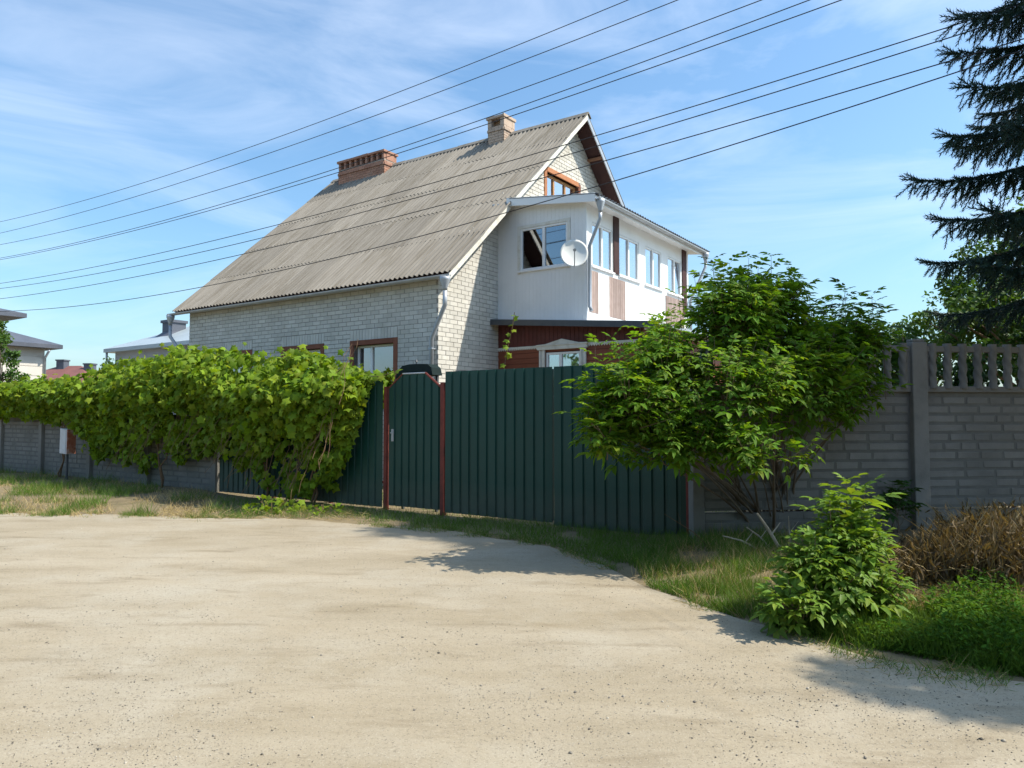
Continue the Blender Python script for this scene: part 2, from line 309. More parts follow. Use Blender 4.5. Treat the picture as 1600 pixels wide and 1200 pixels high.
# loose stones on the road (uncountable)
oc = np.array([(1,0,0),(-1,0,0),(0,1,0),(0,-1,0),(0,0,.7),(0,0,-.7)], float)
of = [(0,2,4),(2,1,4),(1,3,4),(3,0,4),(2,0,5),(1,2,5),(3,1,5),(0,3,5)]
pts = []
while len(pts) < 15000:
    px, py = random.uniform(-150, 1750), random.uniform(800, 1290)
    p = ground_at(px, py)
    if p.y < edge_y(p.x) - .05 and noise.noise(Vector((p.x*.8, p.y*.8, 31.))) + .5*noise.noise(Vector((p.x*2.3, p.y*2.3, 11.))) > random.uniform(-.5, .55): pts.append((p.x, p.y, gz(p.x, p.y) + .007))
pts = np.array(pts); n = len(pts)
sc = .0018 + .0045*rng.random(n)**3 + .008*(rng.random(n) > .993)
dv = unit(rng.normal(size=(n, 3))*[1, 1, .3]); R = frames(np.tile([[0, 0, 1.]], (n, 1)) + rng.normal(size=(n, 3))*.2, dv, sc)
tag(link('road_gravel', tri_mesh('road_gravel', oc, of, R, pts, M['stone'])), 'small loose stones scattered over the sandy road', 'gravel', kind='stuff')

# ------------------------------------------------------------------ the house
HL, HW, HE, HR, OV, EV = 9.26, 11.44, 4.57, 9.95, .5, .23
KS = (HR-HE)/(HW/2+EV); ANG = math.atan(KS)
house = thing('brick_house', 'white brick house with steep grey corrugated roof and white upper veranda', 'house', HM)
PL = lambda a, d, z: (a, d, z)            # street wall: a = x, depth inward = +y
PG = lambda a, d, z: (-d, a, z)           # gable wall: a = y, depth inward = -x
def roofz(y): return HE - .10 + KS*(min(y, HW-y) + EV)
LW = [(-2.55, -1.28, 1.75, 3.22), (-5.05, -3.69, 1.75, 3.22), (-7.75, -6.47, 1.75, 3.22)]
AW = (4.36, 6.02, 6.9, 8.06)
def grid_wall(mb, P, a0, a1, z0, z1, holes, d0, d1):
    cs = sorted({a0, a1, *[h[0] for h in holes], *[h[1] for h in holes]})
    for i in range(len(cs)-1):
        m_ = (cs[i]+cs[i+1])/2; hs = [h for h in holes if h[0] < m_ < h[1]]; z = z0
        for h in sorted(hs, key=lambda h: h[2]):
            mb.box(cs[i], cs[i+1], d0, d1, z, h[2], P); z = h[3]
        mb.box(cs[i], cs[i+1], d0, d1, z, z1, P)
b = MB(); grid_wall(b, PL, -HL, 0, -.1, roofz(0), LW, 0, .3)
b.box(-HL, 0, HW-.3, HW, -.1, roofz(0))                                       # rear wall
cs = [.3, AW[0], HW/2, AW[1], HW-.3]
for x0, x1 in ((-.3, 0), (-HL, -HL+.3)):
    for i in range(len(cs)-1):
        ya, yb = cs[i], cs[i+1]
        if x1 == 0 and AW[0] <= ya and yb <= AW[1]:
            b.prism([(ya, -.1), (yb, -.1), (yb, AW[2]), (ya, AW[2])], 'x', x0, x1)
            b.prism([(ya, AW[3]), (yb, AW[3]), (yb, roofz(yb)), (ya, roofz(ya))], 'x', x0, x1)
        else:
            b.prism([(ya, -.1), (yb, -.1), (yb, roofz(yb)), (ya, roofz(ya))], 'x', x0, x1)
wall = b.build('wall', M['mortar'], house)
tag(wall, 'white silicate brick walls')
# bricks
BL, BH, J = .25, .086, .014
bricks = []                                   # (P index, a0, a1, z0, z1)
def course(P, lo, hi, z, ph, ok):
    a = lo - ph
    while a < hi:
        s, e = max(a, lo), min(a+BL, hi)
        if e - s > .05: bricks_try(P, s, e, z, z+BH, ok)
        a += BL + J
def bricks_try(P, s, e, z0, z1, ok):
    seg = ok(s, e, z0, z1)
    if seg: bricks.append((P, seg[0], seg[1], z0, z1))
def ok_long(s, e, z0, z1):
    for h in LW:
        if z1 > h[2]-.02 and z0 < h[3]+.37 and e > h[0]-.12 and s < h[1]+.12:
            if z0 > h[3]+.10 and z0 < h[3]+.36 : return None if (s > h[0]-.13 and e < h[1]+.13) else ((s, min(e, h[0]-.12)) if s < h[0]-.17 else ((max(s, h[1]+.12), e) if e > h[1]+.17 else None))
            if s < h[0]-.17: return (s, h[0]-.12)
            if e > h[1]+.17: return (h[1]+.12, e)
            return None
    return (s, e)
def ok_gab(s, e, z0, z1):
    if z1 > roofz((s+e)/2) + .05: return None
    if z1 < 6.25 and s > 2.25: return None
    if z1 > AW[2]-.02 and z0 < AW[3]+.12 and e > AW[0]-.12 and s < AW[1]+.12:
        if s < AW[0]-.17: return (s, AW[0]-.12)
        if e > AW[1]+.17: return (AW[1]+.12, e)
        return None
    return (s, e)
nC = int((roofz(0))/.1)
for i in range(nC+1):
    course(0, -HL+.002, .010, i*.1, (i % 2)*.132 + random.uniform(0, .012), ok_long)
for i in range(int(HR/.1)):
    course(1, .002 if i % 2 else .002, HW, i*.1, (0 if i % 2 else .132) + random.uniform(0, .012), ok_gab)
for h in LW:                                   # upright lintel bricks over the windows
    a = h[0]-.12
    while a < h[1]+.12-.05:
        bricks.append((0, a, min(a+BH, h[1]+.12), h[3]+.118, h[3]+.36)); a += BH+J
info = []
for i, (P, s, e, z0, z1) in enumerate(bricks):
    Pf = (PL, PG)[P]; q = HM @ Vector(Pf((s+e)/2, 0, (z0+z1)/2)); X, Y, D = project(q)
    vis = Y < 572 and X > 300 and not (P == 1 and X > 770 and Y > 300)
    if P == 0 and X < 560 and Y > 520: vis = False
    info.append((0 if vis else 1, D, i))
info.sort(); single = {i for v, D, i in info[:300] if v == 0}
bmesh_cache = {}
rest = MB()
for i, (P, s, e, z0, z1) in enumerate(bricks):
    pr = -.009 - random.random()*.004; Pf = (PL, PG)[P]
    if i in single:
        k = (P, round(e-s, 2), round(z1-z0, 2))
        if k not in bmesh_cache:
            mb = MB(); g = .004; w2, h2 = k[1]/2, k[2]/2
            mb.box(-w2, w2, 0, .03, -h2, h2, (lambda a, d, z: (a, d, z)) if P == 0 else (lambda a, d, z: (-d, a, z)))
            bmesh_cache[k] = mb.mesh('brick', M['brick'])
        link('brick', bmesh_cache[k], wall, Matrix.Translation(Pf((s+e)/2, pr, (z0+z1)/2)))
    else: rest.box(s, e, pr, .02, z0, z1, Pf)
tag(rest.build('brick_courses', M['brick'], wall), kind='stuff')

def window(parent, P, a0, a1, z0, z1, fm, mull=(.5,), rec=.10, fw=.055, curtain=None, glass='glassdark', sill=None, sillm=None, name='window', cur=(0, 1), depth=.5):
    f = MB(); d0, d1 = rec-.02, rec+.05
    f.box(a0, a0+fw, d0, d1, z0, z1, P); f.box(a1-fw, a1, d0, d1, z0, z1, P)
    f.box(a0+fw, a1-fw, d0, d1, z0, z0+fw, P); f.box(a0+fw, a1-fw, d0, d1, z1-fw, z1, P)
    wo = f.build(name, fm, parent, bevel=.006)
    edges = [a0+fw] + [a0+(a1-a0)*k for k in mull] + [a1-fw]
    for k in mull:
        c = a0+(a1-a0)*k; MB().box(c-.035, c+.035, d0-.004, d1, z0+fw, z1-fw, P).build('mullion', fm, wo, bevel=.006)
    for i in range(len(edges)-1):
        l_ = edges[i]+(.035 if i else 0); r_ = edges[i+1]-(.035 if i < len(edges)-2 else 0)
        MB().box(l_, r_, rec+.012, rec+.018, z0+fw, z1-fw, P).build('pane', M[glass], wo)
    MB().box(a0-.02, a1+.02, rec+depth, rec+depth+.02, z0-.05, z1+.05, P).build('room_interior', M['interior'], wo)
    if curtain:
        c = MB(); n_ = 40; aa = a0 + (a1-a0)*cur[0]; bb = a0 + (a1-a0)*cur[1]; vs = []
        for i in range(n_+1):
            a = aa + (bb-aa)*i/n_; d = rec+.16+.025*math.sin(i*1.3)+.012*math.sin(i*.55)
            vs += [P(a, d, z0), P(a, d, z1)]
        c.add(vs, [(2*i, 2*i+2, 2*i+3, 2*i+1) for i in range(n_)]); c.build('curtain', M[curtain], wo, smooth=True)
    if sill: MB().box(a0-.05, a1+.05, -sill, rec-.02, z0-.04, z0+.002, P).build('sill', sillm or fm, wo, bevel=.004)
    return wo
for i, h in enumerate(LW):
    w_ = window(house, PL, *h, M['white'], rec=.13, curtain='curtain', cur=((0, .42), (.55, 1), (0, 1))[i], glass='glassdark', mull=(.36, ))
    s_ = MB(); t = .12
    s_.box(h[0]-t, h[0], -.03, .115, h[2]-.05, h[3]+.115, PL); s_.box(h[1], h[1]+t, -.03, .115, h[2]-.05, h[3]+.115, PL); s_.box(h[0], h[1], -.032, .115, h[3], h[3]+.115, PL)
    s_.build('surround', M['brown_brick'], w_, bevel=.006)
aw = window(house, PG, *AW, M['lightwood'], mull=(.30, .66), rec=.10, curtain='curtain', cur=(.3, .75), glass='glass', fw=.07)
s_ = MB(); t = .13
s_.box(AW[0]-t, AW[0], -.03, .09, AW[2], AW[3]+t, PG); s_.box(AW[0], AW[1], -.035, .09, AW[3], AW[3]+t, PG)
s_.build('surround', M['orange_brick'], aw, bevel=.006)
s_ = MB()
for k in range(12): s_.box(AW[1], AW[1]+t, -.03, .09, AW[2]+k*.105, AW[2]+k*.105+.092, PG)
s_.build('surround', M['brown_brick'], aw)

# roof: each corrugated sheet is a piece
WV, CW, RL = .1425, 1.14, 1.60
def sheet_mesh(width, length, m):
    nw = int(round(width/WV*8)); ny = 3; b = MB(); vs = []
    for lay in (0, -.010):
        for j in range(ny+1):
            for i in range(nw+1):
                x = i*width/nw; vs.append((x, j*length/ny, .024*math.sin(2*math.pi*x/WV) + lay))
    W1 = nw+1; o2 = W1*(ny+1); f = []
    for j in range(ny):
        for i in range(nw):
            f.append((j*W1+i, j*W1+i+1, (j+1)*W1+i+1, (j+1)*W1+i)); f.append((o2+j*W1+i, o2+(j+1)*W1+i, o2+(j+1)*W1+i+1, o2+j*W1+i+1))
    for i in range(nw):
        f.append((i, o2+i, o2+i+1, i+1)); k = ny*W1; f.append((k+i, k+i+1, o2+k+i+1, o2+k+i))
    for j in range(ny):
        f.append((j*W1, (j+1)*W1, o2+(j+1)*W1, o2+j*W1)); k = nw; f.append((j*W1+k, o2+j*W1+k, o2+(j+1)*W1+k, (j+1)*W1+k))
    b.add(vs, f); me = b.mesh('roof_sheet', m); me.polygons.foreach_set('use_smooth', [True]*len(me.polygons))
    me.set_sharp_from_angle(angle=rad(50)) if hasattr(me, 'set_sharp_from_angle') else None
    return me
SL = (HW/2+EV)/math.cos(ANG)
sm = sheet_mesh(CW+.06, RL+.15, M['slate']); smt = sheet_mesh(CW+.06, SL-4*RL+.01, M['slate'])
x0, x1 = -HL-OV, OV; ncol = 9
deck = MB()                                    # boarding under the sheets
th = .05
for sgn in (1, -1):
    y_e = -EV+.05 if sgn == 1 else HW+EV-.05; y_r = HW/2
    ze, zr = HE-.045+KS*.05, HR-.045
    deck.prism([(y_e, ze-th), (y_e, ze), (y_r, zr), (y_r, zr-th)], 'x', x0+.04, x1-.03)
roof = deck.build('roof', M['darkwood'], house)
tag(roof, 'steep grey corrugated fibre cement roof on dark boarding')
for sgn in (1, -1):
    for r in range(5):
        for c in range(ncol):
            tilt = .009
            s0 = r*RL
            jx = random.uniform(-.008, .008); jr = random.uniform(-.004, .004)
            # sheet frame: X along ridge, Y up the slope, Z normal
            ysl = Vector((0, sgn*math.cos(ANG), math.sin(ANG))); xs = Vector((sgn, 0, 0)); zn = xs.cross(ysl)
            ya = -EV if sgn == 1 else HW+EV
            org = Vector(((x0 + c*CW if sgn == 1 else x1 - c*CW), ya, HE)) + ysl*s0 + zn*(.016 + .004*(c % 2) + random.uniform(0, .003)) + xs*jx
            yt = (ysl - zn*(tilt/RL)).normalized(); yt = (yt + xs*jr).normalized(); zt = xs.cross(yt).normalized(); xt = yt.cross(zt)
            Mx = Matrix((xt, yt, zt)).transposed().to_4x4(); Mx.translation = org + zn*tilt
            link('roof_sheet', sm if r < 4 else smt, roof, Mx)
rc = MB()                                      # ridge cap with scalloped rim
nseg = 9
for i in range(nseg):
    xa = x0 + i*(x1-x0)/nseg - .02; xb = x0 + (i+1)*(x1-x0)/nseg + .03; dz = .004*(i % 2) + random.uniform(-.01, .01)
    hw_ = .16; zc = HR + .065 + dz
    rc.prism([(HW/2-hw_, zc-hw_*KS), (HW/2-.03, zc-.012), (HW/2+.03, zc-.012), (HW/2+hw_, zc-hw_*KS), (HW/2+hw_, zc-hw_*KS-.012), (HW/2, zc-.035), (HW/2-hw_, zc-hw_*KS-.012)], 'x', xa, xb)
rc.build('ridge_cap', M['slate'], roof)
for sgn in (1, -1):                            # verge boards along the gable edge
    v = MB()
    yv = (lambda s: -EV + s) if sgn == 1 else (lambda s: HW+EV-s)
    zb = lambda s: HE + KS*s
    v.prism([(yv(0), zb(0)-.17), (yv(0), zb(0)-.02), (HW/2, HR-.02), (HW/2, HR-.17)], 'x', x1-.028, x1-.002)
    v.build('verge_board', M['oldwhite'] if sgn == 1 else M['greymetal'], roof)
for s in (1.0, 2.35, 3.75, 5.05):              # battens seen under the far overhang
    yb = HW+EV-s; zb_ = HE+KS*s-.115
    MB().box(.0, x1-.04, yb-.05, yb+.05, zb_-.06, zb_, None).build('batten', M['batten'], roof)
    MB().box(.0, x1-.04, -EV+s-.05, -EV+s+.05, zb_-.06, zb_, None).build('batten', M['batten'], roof)
# gutter and downpipes
def gutter(parent, xa, xb, P, r=.065, m=None):
    g = MB(); n_ = 8; vs = []
    for x in (xa, xb):
        for rr in (r, r-.008):
            for k in range(n_+1):
                t = math.pi + math.pi*k/n_; vs.append(P(x, math.cos(t)*rr, math.sin(t)*rr))
    W1 = n_+1; f = []
    for k in range(n_):
        f += [(k, k+1, 2*W1+k+1, 2*W1+k), (W1+k, 3*W1+k, 3*W1+k+1, W1+k+1), (k, W1+k, W1+k+1, k+1), (2*W1+k, 2*W1+k+1, 3*W1+k+1, 3*W1+k)]
    f += [(0, 2*W1, 3*W1, W1), (n_, W1+n_, 3*W1+n_, 2*W1+n_)]
    g.add(vs, f); return g.build('gutter', m or M['greymetal'], parent)
gut = gutter(house, -HL-OV-.15, OV+.02, lambda a, y, z: (a, -EV-.03+y, HE-.05+z), r=.062)
def pipe(name, pts, r, parent, m=None, funnel=True):
    p = MB(); p.tube(pts, r, 10); o = p.build(name, m or M['greymetal'], parent, smooth=True)
    if funnel:
        q = Vector(pts[0]); f = MB(); f.lathe([(r*1.05, -.02), (r*1.1, .04), (r*2.3, .20), (r*2.4, .27), (r*2.15, .27), (r*2.1, .21)], 14, q)
        f.build('funnel', m or M['greymetal'], o, smooth=True)
    return o
pipe('downpipe', [(OV-.09, -EV-.03, HE-.36), (OV-.09, -EV-.03, HE-.68), (-.1, -.09, HE-1.33), (-.1, -.09, .25)], .048, house)
pipe('downpipe', [(-HL-OV-.05, -EV-.03, HE-.36), (-HL-OV-.05, -EV-.03, HE-.7), (-HL-.1, -.09, HE-1.3), (-HL-.1, -.09, .25)], .048, house)
for k in range(3): MB().box(-.155, -.045, -.14, .0, 1.0+k*1.0, 1.03+k*1.0).build('pipe_clamp', M['greymetal'], house)

# chimneys
def chimney(xa, xb, ya, yb, z0, z1, nop, flip):
    cm = M['redchim'] if flip else M['chim']
    core = MB(); core.box(xa+.012, xb-.012, ya+.012, yb-.012, z0, z1-.30)
    ch = core.build('chimney', M['chimmortar'], house)
    bm_ = MB(); z = z0; i = 0
    while z + .066 < z1-.30:
        step = .03 if (z > z1-.52 and z < z1-.42) else 0
        for P, lo, hi in ((lambda a, d, zz: (a, ya+d, zz), xa, xb), (lambda a, d, zz: (xb-d, a, zz), ya, yb), (lambda a, d, zz: (a, yb-d, zz), xa, xb), (lambda a, d, zz: (xa+d, a, zz), ya, yb)):
            a = lo - (i % 2)*.13
            while a < hi:
                s, e = max(a, lo), min(a+.25, hi)
                if e-s > .04: bm_.box(s, e, -step, .02, z, z+.066, P)
                a += .262
        z += .077; i += 1
    tag(bm_.build('brick_courses', cm, ch), kind='stuff')
    pr = MB(); n_ = nop; gap = (xb-xa-.12)/n_
    for yy in (ya-.0, yb-.12):
        for k in range(n_+1):
            c = xa+.06+k*gap; wv = .045 + (0 if flip else .02)
            pr.box(c-wv, c+wv, yy, yy+.12, z1-.30, z1-.07)
    pr.box(xa, xa+.1, ya+.122, yb-.122, z1-.3, z1-.07); pr.box(xb-.1, xb, ya+.122, yb-.122, z1-.3, z1-.07)
    pr.box(xa+.1, xb-.1, (ya+yb)/2-.03, (ya+yb)/2+.03, z1-.3, z1-.075)
    pr.build('flue_pier', cm, ch)
    cp = MB(); k = 0; a = xa-.04
    while a < xb+.03:
        e = min(a+.3, xb+.04); dz = random.uniform(-.008, .012)
        cp.box(a, e-.008, ya-.04, yb+.04, z1-.07, z1+dz); a = e
    cp.build('cap', cm, ch)
    return ch
chl = chimney(-9.02, -6.84, 5.25, 5.85, 9.1, 10.36, 8, True)
tag(chl, 'long low brick chimney with a row of flue openings')
chs = chimney(-2.63, -2.05, 5.3, 5.85, 9.2, 10.42, 1, False)
tag(chs, 'narrow square brick chimney near the gable')

# upper veranda
AP, S1, AQ, ZA, ZT = 2.40, 2.18, 5.95, 3.86, 6.28
PV = lambda a, d, z: (a, S1+d, z)                    # street side of the veranda, a = x
PF = lambda a, d, z: (AP-d, a, z)                    # front of the veranda, a = y
def vloc(px, py): return local_hit(HM, 'y', S1, px, py)
def floc(px, py): return local_hit(HM, 'x', AP, px, py)
VW = (vloc(813, 350).x, vloc(887, 346).x, 4.96, 5.95)
fw_px = [(925, 957), (967, 998), (1008, 1033), (1043, 1064)]
FW = [(floc(a, 400).y, floc(b_, 400).y, 4.93, 5.92) for a, b_ in fw_px]
def clad(P, a0, a1, z0, z1f, holes, pitch, d0=0., th=.03, gap=.006, horizontal=False):
    mb = MB(); a = a0
    while a < a1-.02:
        e = min(a+pitch, a1); cs_ = sorted({a, e, *[h for q in holes for h in q[:2] if a < h < e]})
        for i in range(len(cs_)-1):
            s, t = cs_[i], cs_[i+1]; m_ = (s+t)/2; z = z0(m_) if callable(z0) else z0; g0 = gap if i == 0 else 0
            for h in sorted([h for h in holes if h[0] < m_ < h[1]], key=lambda h: h[2]):
                if h[2] > z: mb.box(s+g0, t, d0, d0+th, z, h[2], P)
                z = h[3]
            mb.box(s+g0, t, d0, d0+th, z, z1f(m_), P)
        a = e
    return mb
ztv = lambda x: 6.62 - .12*x                          # underside of the veranda roof
vw = MB()                                              # inner shell, 30 mm behind the boards
grid_wall(vw, PV, .0, AP-.006, ZA-.03, 6.30, [VW], .005, .13)
grid_wall(vw, PF, S1+.131, S1+AQ, ZA-.2, 6.30, FW, .006, .13)
vw.box(0, AP-.131, S1+AQ-.1, S1+AQ, ZA, 6.3)
vw.box(.01, AP-.05, S1+.05, S1+AQ-.02, ZA-.12, ZA)
ver = vw.build('veranda', M['white'], house); tag(ver, 'white clad upper veranda with four front windows')
clad(PV, 0, AP, lambda x: 3.86-.085*x-.03, ztv, [VW], .10, gap=.0022).build('cladding', M['pvc'], ver)
bands = []
sl_px = [(921, 935), (952, 977)]
SLB = [(floc(a, 450).y, floc(b_, 450).y) for a, b_ in sl_px]; SLB[0] = (S1+.04, SLB[0][1])
holes = FW + [(a, b_, ZA+.02, 4.82) for a, b_ in SLB]
# holes sharing columns are handled bottom-up
clad(PF, S1+.032, S1+AQ, 3.63, lambda a: 6.33, holes, .10, gap=.0022).build('cladding', M['pvc'], ver)
for a, b_ in SLB + [(floc(1040, 480).y, floc(1068, 480).y)]:
    p_ = MB(); k = a; dd = -.006 if (a, b_) in SLB else -.022
    while k < b_-.02: p_.box(k, min(k+.085, b_-.005), dd, dd+.018, ZA+.02, 4.82, PF); k += .095
    p_.build('brown_slat_panel', M['brownslat'], ver)
pil_px = [(958, 966), (1065, 1071)]
for a, b_ in pil_px:
    ya, yb = floc(a, 400).y, floc(b_, 400).y
    MB().box(ya, yb, -.03, -.002, 4.93 if a < 1000 else 4.4, 6.32, PF).build('pilaster', M['darkwood'], ver)
MB().box(AP-.09, AP+.012, S1-.012, S1+.09, 3.63, 6.33).build('corner_post', M['white'], ver, bevel=.004)
MB().box(AP-.09, AP+.012, S1+AQ-.09, S1+AQ+.012, ZA-.01, 6.33).build('corner_post', M['white'], ver, bevel=.004)
wv_ = window(house, PV, *VW, M['white'], rec=.02, glass='glassmid', fw=.05, sill=.06, depth=1.2)
tr = MB(); t = .07
tr.box(VW[0]-t, VW[0], -.018, -.001, VW[2]-t, VW[3]+t, PV); tr.box(VW[1], VW[1]+t, -.018, -.001, VW[2]-t, VW[3]+t, PV); tr.box(VW[0], VW[1], -.018, -.001, VW[3], VW[3]+t, PV)
tr.build('surround', M['oldwhite'], wv_)
for i, h in enumerate(FW):
    window(house, PF, *h, M['white'], rec=.03, glass='glass', fw=.045, sill=.05, curtain=('curtain', 'beigecurtain', 'beigecurtain', 'curtain')[i], cur=((0, 1), (.5, 1), (0, .5), (0, 1))[i], depth=.8)
# veranda roof
vr = MB(); y0v, y1v = S1-.22, S1+AQ+.35; xv = AP+.33
vr.prism([(.0, 6.60), (xv, 6.60-.12*xv), (xv, 6.60-.12*xv-.03), (.0, 6.57)], 'y', y0v, y1v)
vro = vr.build('veranda_roof', M['white'], house)
fb = MB(); fb.prism([(.42, 6.72-.05), (xv+.02, 6.72-.12*xv), (xv+.02, 6.72-.12*xv-.19), (.42, 6.72-.24)], 'y', y0v-.025, y0v-.003); fb.build('fascia', M['white'], vro)
MB().box(xv+.003, xv+.022, y0v, y1v, 6.60-.12*xv-.08, 6.68-.12*xv).build('fascia', M['white'], vro)
dsl = sheet_mesh(CW+.06, xv-.40, M['darkmetal'])
slp = math.atan(.12); k = 0; ya = y0v-.03
while ya < y1v-.1:
    ysl = Vector((-math.cos(slp), 0, math.sin(slp))); xs = Vector((0, 1, 0)); zn = xs.cross(ysl)
    if zn.z < 0: xs = -xs; zn = xs.cross(ysl)
    Mx = Matrix((xs, ysl, zn)).transposed().to_4x4()
    Mx.translation = Vector((xv+.08, ya + (0 if xs.y > 0 else CW+.06), 6.60-.12*(xv+.08)+.075)) + zn*(.03+.004*(k % 2)); link('roof_sheet', dsl, vro, Mx); ya += CW; k += 1
zg = 6.60-.12*xv
gutter(house, y0v-.02, y1v+.1, lambda a, y, z: (xv+.075+y, a, zg+.03+z), r=.06)
pipe('downpipe', [(xv+.075, y0v+.12, zg-.27), (xv+.07, y0v+.12, zg-.42), (AP+.07, S1+.02, zg-.95), (AP+.07, S1+.02, ZA+.12), (AP+.12, S1+.0, ZA+.02)], .042, house)
pipe('downpipe', [(xv+.075, y1v-.0, zg-.27), (xv+.07, y1v-.0, zg-.4), (AP+.08, S1+AQ-.02, zg-1.4), (AP+.08, S1+AQ-.02, ZA-.6)], .042, house)

# red porch below
PX1, PZ = 3.73, lambda x: 3.86 - .085*x
PP = lambda a, d, z: (a, S1+.0+d, z); PE = lambda a, d, z: (PX1-d, a, z)
PW = (local_hit(HM, 'y', S1, 853, 560).x, local_hit(HM, 'y', S1, 907, 560).x, 2.0, 3.02)
pw = MB(); grid_wall(pw, PP, .0, PX1-.032, 0, 3.5, [PW], .035, .15); pw.box(PX1-.15, PX1-.035, S1+.16, S1+AQ, 0, 3.4)
porch = pw.build('porch', M['red_board'], house); tag(porch, 'red brown timber porch below the white veranda')
clad(PP, 0, PX1, 3.19, lambda x: PZ(x)-.06, [], .11, gap=.008).build('upright_boards', M['red_board'], porch)
sd = MB(); z = .15
PH = (PW[0]-.01, PW[1]+.01, PW[2]-.01, PW[3]+.01)
while z < 3.12:
    zz = min(z+.12, 3.13)
    if zz > PH[2] and z < PH[3]:
        sd.box(0, PH[0], .0, .03, z+.008, zz, PP); sd.box(PH[1], PX1, .0, .03, z+.008, zz, PP)
    else: sd.box(0, PX1, .0, .03, z+.008, zz, PP)
    z += .12
sd.build('siding', M['red_siding'], porch)
sd = MB(); z = .15
while z < 3.3: sd.box(S1+.033, S1+AQ, .0, .03, z+.008, z+.12, PE); z += .12
sd.build('siding', M['red_siding'], porch)
tb = MB(); tb.box(0, PX1, -.022, -.002, 3.14, 3.19, PP)
k = .02
while k < PX1-.06: tb.prism([(k, 3.14), (k+.055, 3.14), (k+.0275, 3.105)], 'y', S1-.018, S1-.004); k += .062
tb.build('scalloped_trim', M['oldwhite'], porch)
pwn = window(house, PP, *PW, M['white'], rec=.03, curtain='curtain', glass='glass', fw=.05, mull=(.42,), depth=.8)
sr = MB(); a0, a1 = PW[0]-.20, PW[1]+.20; zt_ = PW[3]+.06
for s, e in ((a0+.04, PW[0]-.01), (PW[1]+.01, a1-.04)): sr.box(s, s+.045, -.05, -.003, PW[2]-.15, zt_, PP); sr.box(e-.06, e, -.05, -.003, PW[2]-.15, zt_, PP); sr.box(s+.045, e-.06, -.025, -.003, PW[2]-.15, zt_, PP)
mid = (a0+a1)/2
sr.prism([(a0, zt_), (a1, zt_), (a1, zt_+.12), (a1-.22, zt_+.13), (mid, zt_+.23), (a0+.22, zt_+.13), (a0, zt_+.12)], 'y', S1-.07, S1-.003)
sr.box(a0-.02, a1+.02, -.09, -.003, zt_+.085, zt_+.118, PP)
sr.build('carved_surround', M['oldwhite'], pwn, bevel=.008)
pr_ = MB(); pr_.prism([(-.02, PZ(0)), (4.12, PZ(4.12)), (4.12, PZ(4.12)-.055), (-.02, PZ(0)-.055)], 'y', S1-.30, S1-.0)
pr_.prism([(AP+.03, PZ(AP)-.002), (4.12, PZ(4.12)), (4.12, PZ(4.12)-.055), (AP+.03, PZ(AP)-.055)], 'y', S1, S1+AQ+.2)
pr_.build('porch_roof', M['greymetal'], porch)
MB().prism([(-.02, PZ(0)-.01), (4.14, PZ(4.14)-.01), (4.14, PZ(4.14)-.14), (-.02, PZ(0)-.14)], 'y', S1-.325, S1-.303).build('fascia', M['darkmetal'], porch)

# satellite dish
DC = Vector(local_hit(HM, 'y', S1-.42, 897, 398)); dm = HM @ DC
dish = thing('satellite_dish', 'pale round satellite dish mounted at the veranda corner beside the downpipe', 'satellite dish', Matrix.Translation(dm))
nrm = Vector((-.05, -.93, .30)).normalized(); q = nrm.to_track_quat('Z', 'Y').to_matrix()
b = MB(); rings = 7; n_ = 40; vs = []
for lay in (0, 1):
    for i in range(rings+1):
        r = i/rings
        for k in range(n_):
            t = 2*math.pi*k/n_; v = Vector((.30*r*math.cos(t), .335*r*math.sin(t), .075*r*r - lay*.008)); vs.append(q @ v)
f = []
for lay in (0, 1):
    o_ = lay*(rings+1)*n_
    for i in range(rings):
        for k in range(n_): f.append((o_+i*n_+k, o_+i*n_+(k+1) % n_, o_+(i+1)*n_+(k+1) % n_, o_+(i+1)*n_+k))
o_ = (rings+1)*n_
for k in range(n_): f.append((rings*n_+k, rings*n_+(k+1) % n_, o_+rings*n_+(k+1) % n_, o_+rings*n_+k))
b.add(vs, f); b.build('reflector', M['dish'], dish, smooth=True)
lnb = q @ Vector((0, -.12, .40))
arm = MB(); arm.tube([q @ Vector((0, -.33, .07)), q @ Vector((0, -.36, .16)), lnb], .012, 8); arm.build('feed_arm', M['greymetal'], dish)
b = MB(); b.tube([lnb, lnb + (q @ Vector((0, .06, -.09)))], [.035, .025], 10); b.build('feed_horn', M['greymetal'], dish)
bk = (HM @ Vector((DC.x, S1, DC.z-.05))) - dm
b = MB(); b.tube([q @ Vector((0, 0, -.01)), q @ Vector((0, 0, -.10)), Vector((bk.x*.6, bk.y*.6, -.05)), bk], .02, 8); b.box(bk.x-.06, bk.x+.06, bk.y-.03, bk.y+.03, -.13, .03); b.build('bracket', M['greymetal'], dish)

